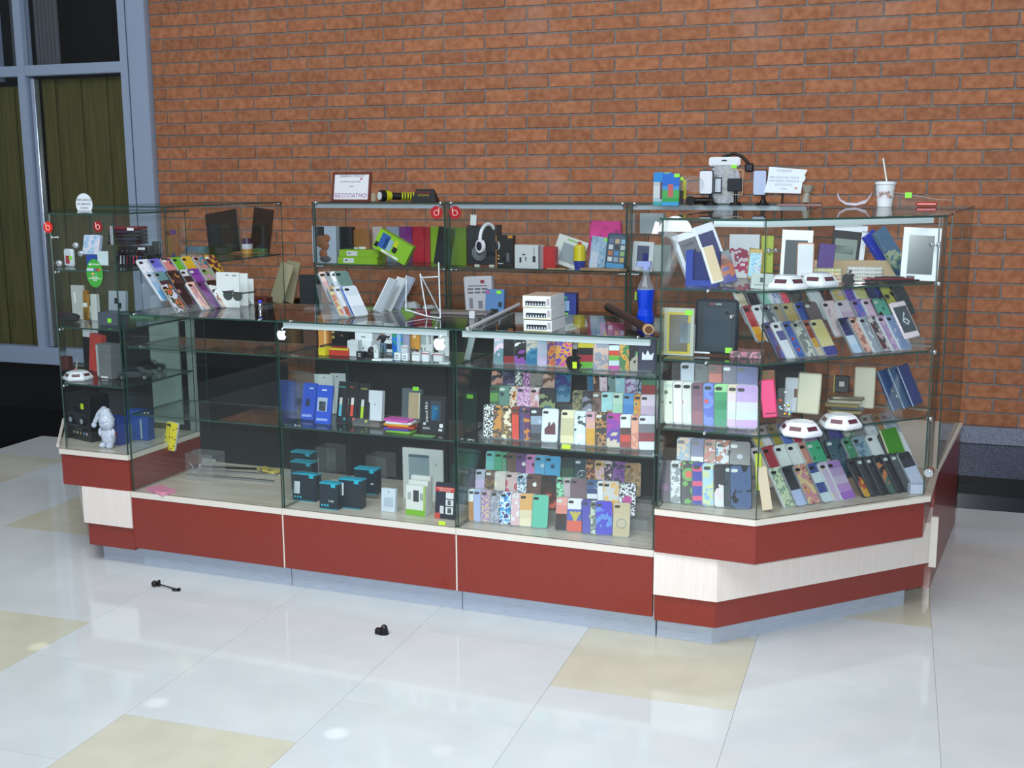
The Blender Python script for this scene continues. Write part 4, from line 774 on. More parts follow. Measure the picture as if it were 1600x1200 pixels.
MB().fprism([(.058+.006*math.cos(a), .024+.006*math.sin(a)) for a in [2*math.pi*i/14 for i in range(14)]], -.0006, 0).build('stamp', C('c98a80'), t)
MB().cone((0, .004, -.058), (0, .004, .03), .004, .004, 8).cone((0, .004, -.058), (0, .004, -.052), .024, .018, 16).build('stand', BLACK, t)
P = tp(1262, -.02); o = MB().cone((-.01, 0, .004), (-.004, 0, .055), .020, .012, 18).cone((-.004, 0, .05), (-.002, 0, .082), .018, .030, 18).build('horn', C('9a978c', .5), smooth=True); o.matrix_world = place(P+Vector((0, 0, .012))); tag(o, 'small grey plastic horn standing on the closed booklet', 'horn')
P = tp(1250, -.06); lying('booklet', 'flat pinkish booklet lying on the top glass under the grey horn', 'booklet', .20, .11, .010, C('8a6a68', .5), P, .05, rad=.004)
P = tp(1340, -.1); t = thing('paper_strip', 'curled white paper strip lying on the top glass left of the cup', 'paper', place(P, 0)); mb = MB()
pr = [(-.075, .074), (-.092, .055), (-.080, .026), (-.052, .008), (-.01, .003), (.035, .014), (.055, .045)]; wd = [.004, .010, .014, .018, .026, .040, .045]
vs = []; 
for (x, z_), w_ in zip(pr, wd): vs += [(x, -w_*.35, z_), (x+.004, w_*.35, z_+w_*.45)]
fs = [(2*i, 2*i+1, 2*i+3, 2*i+2) for i in range(len(pr)-1)]; vs2 = [(x, y+.0015, z_) for x, y, z_ in vs]; nn = len(vs)
mb.add(vs+vs2, fs+[tuple(nn+k for k in f[::-1]) for f in fs]+[(2*i, 2*i+2, nn+2*i+2, nn+2*i) for i in range(len(pr)-1)]+[(2*i+3, 2*i+1, nn+2*i+1, nn+2*i+3) for i in range(len(pr)-1)]).build('strip', C('dcdcee', .5), t, smooth=True)
P = tp(1382, -.12); t = thing('paper_cup', 'white paper cup with printed band, lid and straw on the right top glass', 'cup', place(P, 0)); t.matrix_world = place(P, 0) @ Matrix.Scale(1.0, 4)
MB().cone((0, 0, 0), (0, 0, .098), .0315, .042, 32).build('cup', C('e3e9ee', .45), t, smooth=True); MB().cone((0, 0, .098), (0, 0, .106), .0465, .0455, 32).cone((0, 0, .106), (0, 0, .110), .040, .036, 32).build('lid', C('e6ecf0', .3), t, smooth=True)
MB().cone((0, 0, .036), (0, 0, .072), .0362, .0395, 32, caps=False).build('printed_band', pat('m', '8a8aa0 c9a890 dfe3ea dfe3ea'), t, smooth=True); MB().cone((.006, 0, .10), (-.016, 0, .21), .0036, .0036, 10).build('straw', C('dfe9e6', .3), t, smooth=True)
t = thing('clear_bag', 'crumpled clear bag with red item and green tag at the right end', 'bag', place(tp(1432, -.10), 0))
MB().add([(-.12, 0, .062), (-.03, -.01, .045), (.085, 0, .035), (.10, .02, .0), (-.11, 0, .0), (-.12, .06, .03), (.10, .06, .02)], [(0, 1, 4), (1, 3, 4), (1, 2, 3), (0, 5, 1), (1, 5, 6, 2), (5, 4, 3, 6)]).build('plastic', ACRYL, t); MB().box(-.002, -.005, .002, .085, .018, .020).build('red_item', C('b8261e', .3), t, bevel=.005, seg=1); MB().box(-.05, -.014, .038, -.022, -.008, .062).build('price_tag', NEON, t)
MB().tube([(-.13, 0, .068), (-.02, -.012, .05), (.09, 0, .030), (.15, .02, .028)], .0014, 6).build('wire', C('a8a8a8', .4), t)
# ================================================================ middle counter
def kon(x, y, z): return KP(x, y, z)
CARD = C('dfe2e6', .5); Z1 = SH2+.0006; Z2 = SH1+.0006; Z3 = LOWZ+.0006; ZC = TOPZ+.0006
def rowP(px, y, z): 
    P = online(px, KP(2.7, y), (math.cos(A0), math.sin(A0)), z+.03); P.z = z; return P
# top shelf
boxitem('gadget_box', 'tall orange and cream striped box at the left of the top shelf, middle counter', 'box', .050, .135, .04, C('c9883a', .45), rowP(506, -2.42, Z1), decals=[('stripe', .002, .0, .010, .135, C('e6c08a')), ('stripe', .018, 0, .025, .135, C('a86a28'))])
boxitem('gadget_box', 'brown box behind the tall orange striped box', 'box', .06, .13, .03, C('5a3526', .5), rowP(484, -2.37, Z1))
boxitem('gadget_box', 'black box with round yellow lenses on the top shelf of middle counter', 'box', .085, .105, .03, C('121216', .4), rowP(529, -2.40, Z1), decals=[('lens_print', -.030, .062, -.018, .074, C('c9b87a')), ('lens_print', -.030, .040, -.018, .052, C('b8a060')), ('label_print', -.02, .008, .012, .013, C('d8d8dc')), ('lens_print', .012, .05, .020, .058, C('8a6a4a'))])
boxitem('gadget_box', 'flat dark box under the black lens box', 'box', .12, .022, .10, C('1a2028', .4), rowP(520, -2.48, Z1), A0)
boxitem('gadget_box', 'low yellow box at the front of the top shelf, middle counter', 'box', .034, .030, .05, C('d8c81e', .45), rowP(502, -2.585, Z1), -.25)
boxitem('gadget_box', 'low red and yellow box right of the plain yellow one', 'box', .085, .030, .05, C('b8321e', .45), rowP(529, -2.57, Z1), .02, decals=[('band', -.042, .022, .042, .030, C('c9bc1e'))])
for i, (px, y, w_, h_, zz, lab) in enumerate(((566, -2.50, .080, .050, 0, 'white carton at the bottom of the white stack on top shelf'), (568, -2.49, .076, .034, .0505, 'white carton second from the bottom of the white stack'), (569, -2.49, .074, .036, .085, 'white carton topmost of the white stack, slot on its front'))):
    boxitem('white_carton', lab, 'box', w_, h_, .08, C('d6dde2', .5), rowP(px, y, Z1+zz), A0+(.03 if i % 2 else -.02), decals=[('slot', -.010, h_*.45, .008, h_*.45+.003, C('4a5056'))])
boxitem('white_carton', 'small white carton standing left of the white stack foot', 'box', .045, .060, .04, C('cfd8de', .5), rowP(551, -2.56, Z1), .05)
boxitem('gadget_box', 'small black socket box at the front of the white stack', 'box', .032, .026, .02, C('17181c', .35), rowP(562, -2.60, Z1), decals=[('socket', -.008, .006, .004, .011, C('9aa0a6')), ('socket', -.008, .015, .004, .020, C('9aa0a6'))])
boxitem('car_charger', 'black rounded car charger beside the small socket box', 'charger', .036, .024, .02, C('101014', .3), rowP(575, -2.59, Z1), bev=.006)
# figurine
P = rowP(599, -2.50, Z1); t = thing('figurine', 'small figurine of a man in black top and blue jeans on the top shelf', 'figurine', place(P, A0) @ Matrix.Scale(.86, 4))
def skin(name, pts, edges, radii, mat, parent, sub=1):
    me = bpy.data.meshes.new(name); me.from_pydata(pts, edges, []); o = bpy.data.objects.new(name, me); COL.objects.link(o)
    o.modifiers.new('s', 'SKIN'); 
    for v, r in zip(me.skin_vertices[0].data, radii): v.radius = (r, r)
    me.skin_vertices[0].data[0].use_root = True
    sm = o.modifiers.new('u', 'SUBSURF'); sm.levels = sub; sm.render_levels = sub
    dg = bpy.context.evaluated_depsgraph_get(); m2 = bpy.data.meshes.new_from_object(o.evaluated_get(dg)); bpy.data.objects.remove(o)
    for p in m2.polygons: p.use_smooth = True
    m2.materials.clear(); m2.materials.append(mat); o = bpy.data.objects.new(name, m2); COL.objects.link(o); o.parent = parent; return o
skin('jeans', [(0, 0, .058), (.008, 0, .050), (.009, 0, .028), (.010, -.001, .006), (-.008, 0, .050), (-.009, 0, .028), (-.010, -.001, .006)], [(0, 1), (1, 2), (2, 3), (0, 4), (4, 5), (5, 6)], [.011, .0085, .007, .006, .0085, .007, .006], C('4f6a7e', .7), t)
skin('black_jumper', [(0, 0, .060), (0, 0, .075), (0, 0, .088), (.014, 0, .087), (.028, -.002, .082), (.034, -.004, .090), (-.014, 0, .086), (-.022, -.004, .074), (-.026, -.014, .070)], [(0, 1), (1, 2), (2, 3), (3, 4), (4, 5), (2, 6), (6, 7), (7, 8)], [.012, .0125, .011, .007, .0055, .0045, .007, .0055, .0045], C('14151c', .7), t)
MB().ball((0, -.001, .105), .0115, 14, sc=(.9, 1, 1.15)).cone((0, 0, .09), (0, 0, .098), .005, .005, 10).build('head', C('c98a7a', .6), t, smooth=True)
MB().ball((0, -.0125, .104), .0018, 6).build('nose', C('c08070', .6), t, smooth=True)
MB().ball((-.028, -.017, .070), .0042, 8).build('hand', C('d0a090', .6), t, smooth=True); MB().ball((.036, -.005, .094), .0042, 8).build('hand', C('d0a090', .6), t, smooth=True)
for x in (-.0105, .0105): MB().box(x-.005, -.012, 0, x+.005, .005, .006).build('shoe', C('5a6a70', .6), t, bevel=.0015, seg=1)
P = rowP(599, -2.50, Z1); 
boxitem('gadget_box', 'black box with round speaker print behind the figurine', 'box', .055, .10, .02, C('1d2330', .4), rowP(583, -2.41, Z1), decals=[('round_print', -.012, .055, .006, .075, C('6a7a86')), ('round_print', -.016, .080, .008, .096, C('3a4654'))])
boxitem('hang_card', 'white card with black gadget print right of the figurine', 'package', .05, .115, .006, C('d8dce0', .5), rowP(609, -2.42, Z1), decals=[('print', -.02, .05, .012, .052, C('30343a')), ('print', -.022, .012, .012, .034, C('17181c'))])
for (px, lab) in ((580, 'black rounded earpiece case left of the white USB stand'),):
    P = rowP(px, -2.57, Z1); o = MB().ball((0, 0, .022), .019, 14, sc=(.8, .6, 1.15)).build('earpiece_case', C('1a1618', .35), smooth=True); o.matrix_world = place(P); tag(o, lab, 'case')
P = rowP(587, -2.58, Z1); t = thing('usb_charger', 'white USB stand charger with sloped head in front of the figurine', 'charger', place(P, .1)); MB().box(-.010, 0, 0, .010, .014, .042).build('body', C('dfe6ea', .35), t, bevel=.003, seg=1); MB().add([(-.010, 0, .040), (.012, 0, .034), (.004, 0, .054), (-.014, 0, .050), (-.010, .014, .040), (.012, .014, .034), (.004, .014, .054), (-.014, .014, .050)], [(0, 1, 2, 3), (7, 6, 5, 4), (0, 4, 5, 1), (1, 5, 6, 2), (2, 6, 7, 3), (3, 7, 4, 0)]).build('head', C('d3dae0', .35), t); MB().box(-.002, -.001, .022, .001, 0, .030).build('green_mark', C('2a8a4a'), t)
boxitem('blister_pack', 'bright blue and green cable pack on the top shelf of middle counter', 'package', .055, .105, .012, pat('m', '1a6ad0 2a7ae0 3a9a5a 1a60c8'), rowP(622, -2.46, Z1), decals=[('cable_window', -.004, .010, .012, .09, C('8ab0d8'))])
boxitem('blister_pack', 'clear pack with purple cable beside the bright blue pack', 'package', .030, .100, .012, C('8f93b0', .25), rowP(634, -2.46, Z1))
boxitem('blister_pack', 'golden orange phone film pack on the top shelf', 'package', .042, .085, .012, C('c08a3a', .3), rowP(648, -2.44, Z1+.02), decals=[('print', -.008, .045, .006, .062, C('e0c090'))])
boxitem('phone_pack', 'silver grey phone shaped pack with number 6600 at its side', 'package', .062, .110, .012, C('c0c8ca', .4), rowP(665, -2.43, Z1), decals=[('phone_picture', -.026, .040, .002, .098, C('8f9ca2'))], texts=[('6600', .020, .062, .020, C('4a5258'), math.pi/2)])
boxitem('hang_card', 'pale card at the right end of the top shelf, middle counter', 'package', .045, .10, .008, C('b8c0c4', .5), rowP(693, -2.44, Z1))
plug = lambda px, y, lab, w_=.026, h_=.030, stripe=None, pins=False, zz=0: boxitem('power_adapter', lab, 'charger', w_, h_, .024, C('dbe3ea', .35), rowP(px, y, Z1+zz), decals=([('socket', -.005, .008, .005, .0115, C('5a6068')), ('socket', -.005, .017, .005, .0205, C('5a6068'))] if stripe is None else [('stripe', -w_/2, h_-.008, w_/2, h_-.0045, C(stripe))]), bev=.003, group='white power adapters on the top shelf')
plug(620, -2.605, 'small white two socket adapter, left one in front'); plug(632, -2.605, 'small white two socket adapter, right one in front')
plug(631, -2.56, 'taller white adapter with pink stripe behind the two socket ones', .028, .052, 'c9a0a0'); plug(649, -2.60, 'clear white adapter with grey stripe beside the two socket pair', .034, .034, '9aa08c')
plug(664, -2.60, 'white adapter with red stripe left of the grey tag card', .030, .038, 'b83a4a'); plug(684, -2.585, 'wide white adapter with red stripe below the right fruit sticker', .040, .034, 'b83a50')
for px, lab in ((645, 'pair of chrome plug pins standing on the grey striped adapter'), (661, 'pair of chrome plug pins standing on the red striped adapter')):
    P = rowP(px, -2.585, Z1+.036); o = MB().cone((-.006, 0, 0), (-.006, 0, .016), .0022, .0022, 8).cone((.006, 0, 0), (.006, 0, .016), .0022, .0022, 8).box(-.010, -.004, -.004, .010, .004, .0005).build('plug_pins', CHROME); o.matrix_world = place(P); tag(o, lab, 'plug pins')
for px, y, lab, c_ in ((606, -2.61, 'flat white cable coil at the front edge of the top shelf', 'cfd8de'), (695, -2.61, 'flat white card lying at the right end of the front edge', 'c8d0d6'), (590, -2.625, 'thin white strip lying at the left of the shelf front', 'dfe6ea')):
    P = rowP(px, y, Z1); lying('white_strip', lab, 'strip', .04, .03, .006, C(c_, .4), P, .1, rad=.004)
# middle shelf
boxitem('blister_pack', 'blue hanging pack with black earpiece, left of its twin', 'package', .062, .150, .012, C('2a50c0', .3), rowP(479, -2.50, Z2), lean=.25, decals=[('gadget', -.012, .055, .006, .085, C('1f2a4a')), ('print', -.025, .012, .020, .022, C('8aa0e0')), ('logo_print', .0, .126, .018, .131, C('c9d6f0'))])
boxitem('blister_pack', 'blue hanging pack with black phone battery pouch', 'package', .070, .155, .012, C('2a52c4', .3), rowP(503, -2.55, Z2), lean=.22, decals=[('window', -.028, .050, .016, .105, C('9fb0c8')), ('pouch', -.020, .052, .010, .090, C('20242c')), ('print', -.028, .012, .022, .022, C('8aa0e0')), ('logo_print', -.012, .132, .010, .138, C('c9d6f0'))])
boxitem('blister_pack', 'dim blue pack seen edge on at the far left of middle shelf', 'package', .075, .13, .02, C('1e3a86', .3), rowP(448, -2.38, Z2))
boxitem('hang_card', 'white hang card with slot behind the blue packs, left one', 'package', .085, .165, .004, C('c6d0d0', .5), rowP(508, -2.36, Z2), roll=-.03, decals=[('slot', .0, .150, .010, .153, C('4a5056'))])
boxitem('hang_card', 'white hang card with slot behind the blue packs, right one', 'package', .07, .170, .004, C('c0caca', .5), rowP(531, -2.345, Z2), roll=-.03, decals=[('slot', -.01, .154, .0, .157, C('4a5056'))])
for i, (px, y, c1, c2, n_, lab, w_) in enumerate(((532, -2.50, '58b4cc', 'cfd6d0', 1, 'black vape pen pack with one cyan pen', .045), (546, -2.49, 'd8503a', 'd8dcd8', 2, 'black vape pen pack with two orange pens', .058), (566, -2.51, 'a8cc30', 'c9d0d0', 1, 'black vape pen pack with one lime pen', .052))):
    dec = []
    for k in range(n_):
        x = (-.006 if n_ == 1 else -.018+.024*k); dec += [('pen', x-.006, .026, x+.006, .072, C(c1, .35)), ('pen_cap', x-.006, .072, x+.006, .100, C(c2, .35))]
    dec.append(('logo_print', -.018, .140, .010, .146, C(['3a8a8a', '8a4a2a', '8a8a3a'][i]))); 
    dec.append(('cap_dot', .010, .010, .020, .020, C(['2a8a9a', 'c83a2a', 'b8c030'][i])))
    boxitem('pen_pack', lab, 'package', w_, .165, .012, C('24272c', .35), rowP(px, y, Z2), lean=.22, decals=dec, group='pen packs on the middle shelf')
boxitem('phone_box', 'white phone box standing on the middle shelf right of the pens', 'box', .062, .120, .022, C('d3dae4', .35), rowP(585, -2.50, Z2+.018), A0-.05, .12, decals=[('logo_print', -.002, .062, .002, .067, C('6a707a'))])
acr_P = rowP(575, -2.515, Z2); t = thing('acrylic_riser', 'clear acrylic block stand under the white phone box', 'display stand', place(acr_P, A0)); MB().box(-.06, -.02, 0, .06, -.017, .030).build('front', ACRYL, t); MB().box(-.06, -.017, .0, .06, .05, .003).build('foot', ACRYL, t)
boxitem('case_pack', 'clear pack with gold metal phone case and neon tag', 'package', .085, .128, .02, C('5a646a', .15), rowP(642, -2.46, Z2+.02), lean=.1, decals=[('gold_case', -.012, .010, .032, .112, C('b8a888', .3)), ('gold_edge', .032, .012, .036, .112, C('e6dcc6', .25))], neon=(.018, .128))
boxitem('case_pack', 'black power case pack with blue phone picture and white lettering', 'package', .105, .140, .03, C('262a30', .35), rowP(676, -2.555, Z2), lean=.06, decals=[('phone_frame', -.010, .048, .034, .126, C('3a4048', .3)), ('phone_picture', -.005, .052, .026, .108, C('2a80b8', .25)), ('green_mark', .008, .094, .018, .100, C('7ac8a0')), ('seal', -.040, .030, -.030, .040, C('c9d0d6')), ('seal', .028, .024, .042, .038, C('dfe6ea')), ('label', .024, .010, .040, .018, C('d0d6da')), ('small_print', -.042, .014, -.012, .022, C('8a9096'))], texts=[('jetpack PRO', -.026, .082, .0155, C('eef2f4'), math.pi/2)])
for i, (c_, lab) in enumerate((('7ab83a', 'lime green'), ('4a3ab0', 'violet blue'), ('b8321e', 'brick red'), ('e09a1e', 'amber orange'), ('dfe3e6', 'white'), ('c84ab0', 'magenta pink'))):
    P = rowP(621-(i % 2)*3+(3 if i == 2 else 0), -2.60, Z2+.0002+i*.0085); lying('phone_case', lab+' case in the flat stack of coloured cases, '+['undermost', 'second from below', 'third from below', 'fourth from below', 'fifth from below', 'topmost'][i], 'phone case', .110, .060, .008, C(c_, .35, 0, .4), P+Vector((0, .03, 0)), A0+.1*((i*37) % 5-2)/2, 'flat stack of coloured cases')
P = rowP(634, -2.53, Z2+.0005); lying('phone_case', 'dark transparent case lying behind the coloured flat stack', 'phone case', .11, .06, .03, C('3a3438', .2), P, A0+.2)
P = rowP(662, -2.61, Z2); lying('sheet', 'dull green card lying under the black power case pack', 'card', .09, .035, .0015, C('6a9a5a', .4), P, A0, rad=.003)
# deck
def cyanbox(px, y, z, w_, h_, lab, yaw=None, lean=0, tagc=False, txt=None, dots=True, tilt_top=True):
    t = boxitem('charger_box', lab, 'box', w_, h_, .045, C('1c2836', .35), rowP(px, y, z), yaw, lean, group='black and cyan charger boxes', body='carton')
    MB().box(-w_/2-.0005, -.0015, h_-.004, w_/2+.0005, .046, h_+.0015).build('cyan_top', C('1aa6c4', .4), t); MB().box(w_/2-.030, -.002, h_-.016, w_/2-.010, -.0008, h_-.002).build('cyan_logo', C('24b4d0', .4), t)
    MB().box(-w_/2, -.0012, 0, w_/2, -.0003, .004).build('cyan_foot', C('1a8aa0', .4), t)
    if dots:
        for k in range(3): MB().cone((-w_/2+.012+k*.013, -.0012, .016), (-w_/2+.012+k*.013, 0, .016), .0048, .0048, 12).build('cyan_dot', C('28b0cc', .4), t)
    if tagc: MB().box(tagc[0]-.013, -.005, tagc[1], tagc[0]+.013, -.004, tagc[1]+.050).build('paper_tag', C('dfe6f0', .4), t)
    if txt: text(t, txt[0], txt[1], -.0016, txt[2], .013, C('eef2f4'))
    return t
cyanbox(471, -2.34, Z3+.075, .102, .074, 'charger box with bright cyan sloping lid, highest at the left rear', dots=False)
cyanbox(472, -2.41, Z3, .105, .126, 'charger box standing behind the tagged charger box at the left', dots=False)
cyanbox(474, -2.54, Z3, .106, .112, 'charger box with white paper tag at the left front', tagc=(-.030, .030), lean=.12)
cyanbox(513, -2.61, Z3, .082, .106, 'charger box marked 3.4A at the front centre of the deck', lean=.06, txt=('3.4A', .012, .034))
cyanbox(546, -2.57, Z3, .100, .118, 'charger box with tag and shining window right of the 3.4A box', tagc=(-.038, .052), lean=.06, dots=False)
cyanbox(571, -2.42, Z3+.02, .100, .105, 'charger box marked 4A at the rear of the group', txt=('4A', .032, .045), dots=False)
boxitem('earphone_box', 'clear white boxed earphones on the deck left of the tablet frame', 'box', .062, .094, .02, C('cfdbe8', .25), rowP(606, -2.56, Z3), lean=.08, decals=[('earphone_print', -.018, .022, .022, .058, C('b4c2d4')), ('logo_print', -.001, .078, .003, .084, C('6a7684'))])
boxitem('frame_pack', 'large white framed tablet pack standing on the deck of middle counter', 'package', .180, .215, .012, C('d3dad8', .4), rowP(661, -2.36, Z3), decals=[('screen_print', -.062, .04, .030, .190, C('8fa4ac')), ('blue_bar', -.062, .178, .030, .190, C('5a90b8')), ('logo_print', .058, .150, .064, .156, C('8a9a3a'))])
for i in range(3): boxitem('holder_box', ['white and green holder box in front, round clamps printed on it', 'white holder box in the middle of three on the deck', 'white holder box at the back of three on the deck'][i], 'box', .085, .118+.012*i, .02, C('dfe3e0', .4), rowP(649+4*i, -2.565+.03*i, Z3), A0-.03, .05, 'white holder boxes on the deck', decals=[('green_band', -.042, 0, .042, .022, C('7ab82a')), ('green_edge', .034, .02, .042, .118, C('9ac04a')), ('holder_print', -.010, .055, .014, .100, C('3a3e42')), ('clamp_print', -.034, .062, -.020, .090, C('a8aeb0')), ('clamp_print', .020, .062, .032, .090, C('9aa0a2'))] if i == 0 else [])
boxitem('mount_pack', 'black pack with red header for car mounts at the right of deck', 'package', .082, .140, .02, C('23283a', .35), rowP(694, -2.57, Z3), A0, .12, decals=[('red_header', -.041, .106, .041, .124, C('c8322a')), ('white_cell', .004, .02, .036, .048, C('dfe3e6')), ('white_cell', .004, .052, .036, .076, C('dfe3e6')), ('white_cell', .004, .080, .036, .104, C('dfe3e6')), ('device', .012, .024, .028, .044, C('2a2a30')), ('device', .012, .056, .026, .074, C('2a2a30')), ('red_corner', -.041, 0, -.018, .022, C('c84a3a')), ('device', -.020, .02, -.004, .050, C('d3d6da'))], texts=[('УНИВЕРСАЛЬНЫЙ', 0, .118, .0075, C('f0d8d4')), ('ДЕРЖАТЕЛЬ', 0, .110, .0075, C('f0d8d4'))])
P = rowP(690, -2.645, Z3); o = MB().box(-.014, 0, 0, .014, .002, .014).build('price_tag', LIME); o.matrix_world = place(P, A0, .3); tag(o, 'lime price tag standing alone at the right front of the deck', 'price tag')
acr_step('large clear acrylic cube at the rear of the middle counter deck, left one', 510, 745, LOWZ, .10, .09, .13)
acr_step('clear acrylic cube at the rear of the middle counter deck, right one', 588, 752, LOWZ, .10, .09, .11)
boxitem('white_carton', 'pale flat carton lying behind the tagged charger boxes', 'box', .12, .04, .06, C('b8bcb0', .5), rowP(527, -2.38, Z3))
P = rowP(884, -2.625, Z2); o = MB().box(-.016, 0, 0, .016, .002, .016).build('price_tag', LIME); o.matrix_world = place(P, A0, .5); tag(o, 'lime price tag lying below the cream gold case on middle shelf', 'price tag')
# tilted side items of the case counter
t = boxitem('strip_pack', 'pale narrow pack leaning at the left of the case counter top shelf', 'package', .024, .125, .008, C('a8b4b8', .3), rowP(729, -2.50, Z1), lean=.2, roll=.18)
boxitem('blister_pack', 'dark clear pack with neon tag at the left of the middle shelf, case counter', 'package', .060, .150, .015, C('1f3a34', .25), rowP(733, -2.45, Z2), lean=.1, neon=(0, .13))
boxitem('blister_pack', 'dark teal pack at the left end of the case counter deck', 'package', .075, .16, .015, C('24453c', .25), rowP(718, -2.36, Z3))
P = rowP(896, -2.60, Z1); t = thing('display_block', 'black fruit shaped block with bite and lime tag on the case counter top shelf', 'display block', place(P, A0)); apple_mb(.060, 0, .012, 0, .030).build('block', C('0c0c10', .3), t); MB().box(-.003, -.0015, .008, .013, -.0003, .032).build('price_tag', LIME, t)
# ================================================================ on the low counter tops
# slanted rack with cases on the first counter
PA = on(262, 491, ZC); PB = on(352, 476, ZC); angR = math.atan2(PB.y-PA.y, PB.x-PA.x)*.85
rb_ = PA; 
rowset(ZC, Vector((rb_.x, rb_.y)), angR, .66, .055, .050, sc=1.12, rows=[
 (0, ('# in front row of the counter-top rack', ['274|f|b83a5a c8783a 2a4a3a c9c9d8|green case with fruit pattern', '293|s|b8a03a 5a2a5a 16161c|black case with gold flowers', '312|m|d8a898 e0b8a8 b88a90|peach marble case', '327|b|5a2a6a 6a3278 5a2a6a|plum purple case', '343|n|c9b8a8 8a5a3a dfe3e6 2a1c1a|brown case with white figure', '360|b|c8602a 5a4ab8 5a4ab8 c8602a 1c1c40 1c1c3c 1c1c3c|navy case with orange and violet labels', '376|z|c8d0d0 4a5a50|white floral print case'])),
 (1, ('# in middle row of the counter-top rack', ['248|b|5a9ac8 8ab0d0 a8c0d4|sky blue case', '263|b|dfe3ea 3a2a38 5a8a90|dark case with white tag', '282|m|b07838 2a1c1c 3a2a2a|black case with golden roses', '301|b|5a3a4a 2a1c20 2a2024 c8ccd8|dark case with pale rim', '316|b|3a2048 4a2a60 7a3a9a 6a2a90|violet lettered case', '334|m|8a5a6a 6aa050 b08a9a|green and pink sketch case', '352|f|c9a83a b89a2a 3a2a20|gold flower case'])),
 (2, ('# in back row of the counter-top rack', ['236|m|9ab0c8 dfe3ea c0d0e0|pale blue flowered case', '254|b|6a70c8 8a8fd8 5a60c0|periwinkle blue case', '272|m|3a2a3c c87a7a|dark case with pink spot', '288|p|5aa82a|grass green case', '304|b|a8601e c9a02a c9a82a|mustard gold case', '322|m|3a8a9a c87a6a 2a7a8a|turquoise case with red figure', '340|m|3a1c28 5a3030 c89a3a|maroon case with golden head'])),])
t = thing('acrylic_rack', 'clear acrylic stepped rack holding cases on the first counter top', 'display stand', place(PA+Vector((0, 0, 0)), angR))
for k in range(3): MB().box(-.03, .055*k+.012, 0, .24, .055*k+.014, .006+.048*k+.02).build('step', ACRYL, t)
MB().box(-.03, -.01, 0, .24, -.007, .02).build('lip', ACRYL, t); MB().box(-.03, -.007, 0, .24, .012, .003).build('foot', ACRYL, t)
for i, (px, y, h_, w_, lab) in enumerate(((356, -2.33, .150, .115, 'white sunglasses display card behind the case rack'), (370, -2.25, .140, .11, 'second white card behind the sunglasses card'), (382, -2.18, .110, .09, 'shorter white card, hindmost behind the case rack'))):
    P = rowP(px, y, ZC); boxitem('display_card', lab, 'card', w_, h_, .006, C('cfd8d8', .5), P, A0, .04, decals=[('slot', -.01, h_-.014, .006, h_-.011, C('4a5056')), ('logo_print', .022, h_-.016, .046, h_-.010, C('8a9096'))] if i == 0 else [])
P = rowP(366, -2.40, ZC+.05); t = thing('sunglasses', 'dark sunglasses hanging on the white display card', 'sunglasses', place(P, A0-.2))
for x in (-.040, .016): MB().fprism([(x+.027*math.cos(a), .012+.024*math.sin(a)*(1 if math.sin(a) < 0 else .55)) for a in [2*math.pi*i/18 for i in range(18)]], 0, .003).build('lens', C('3a4444', .15), t)
MB().box(-.070, -.001, .020, .046, .004, .026).box(-.070, 0, .020, -.066, .08, .025).box(.042, 0, .020, .046, .08, .025).build('frame', C('2a2e30', .3), t)
P = on(407, 484, ZC); t = thing('stopper', 'small chrome and blue glass stopper standing on the first counter top', 'fitting', place(P)); MB().cone((0, 0, 0), (0, 0, .012), .010, .007, 12).ball((0, 0, .020), .009, 10).build('stem', CHROME, t, smooth=True); MB().ball((0, 0, .034), .009, 10, sc=(1.2, 1, .8)).build('blue_cap', C('2a3ab8', .3), t, smooth=True)
# acrylic stand with glossy magazines like cases
P = on(520, 497, ZC); t = thing('acrylic_easel', 'clear acrylic easel holding glossy cases on the middle counter top', 'display stand', place(P, .75))
MB().add([(-.05, -.03, 0), (.05, -.03, 0), (.05, .05, .13), (-.05, .05, .13), (-.05, -.027, 0), (.05, -.027, 0), (.05, .053, .13), (-.05, .053, .13)], [(0, 1, 2, 3), (7, 6, 5, 4), (0, 4, 5, 1), (2, 6, 7, 3)]).build('back_plate', ACRYL, t); MB().box(-.05, -.05, 0, .05, -.03, .003).box(-.05, -.05, .003, .05, -.047, .02).build('lip', ACRYL, t); MB().box(-.055, .05, 0, .055, .08, .003).build('foot', ACRYL, t)
uu = math.radians(40)
bell_row('# leaning on the clear easel', ZC+.004, (P.x-.02, P.y-.01), uu, .62, ['534|m|c8a83a c8502a e0d080|yellow and red glossy case', '544|b|a04a3a dfe3ea e6eef2|white glossy case with rust foot', '553|b|2a4a90 3a6ac0 3f74c8|shiny blue case', '562|b|b8c4cc d0d8e0 c0ccd6|silver mirror case'], 1.1)
bell_row('# in rear row of the clear easel', ZC+.060, (P.x-.02+.0-.035, P.y-.01+.045), uu, .62, ['519|b|6a4a50 c8a0a0 d8c0b8|rose tinted glossy case', '529|m|4a4048 8f9aa0|smoky glossy case', '538|b|dfe6ee b8c8d6 e6eef4|clear white glossy case', '548|p|5a7a74|bottle green glossy case'], 1.1)
P = on(590, 492, ZC); t = thing('acrylic_easel', 'clear acrylic easel leaning the other way with pale boxes', 'display stand', place(P, -.55)); MB().add([(-.045, 0, 0), (.045, 0, 0), (.045, .09, .14), (-.045, .09, .14), (-.045, .003, 0), (.045, .003, 0), (.045, .093, .14), (-.045, .093, .14)], [(0, 1, 2, 3), (7, 6, 5, 4), (0, 4, 5, 1), (2, 6, 7, 3)]).build('back_plate', ACRYL, t); MB().box(-.05, -.02, 0, .05, 0, .003).build('lip', ACRYL, t)
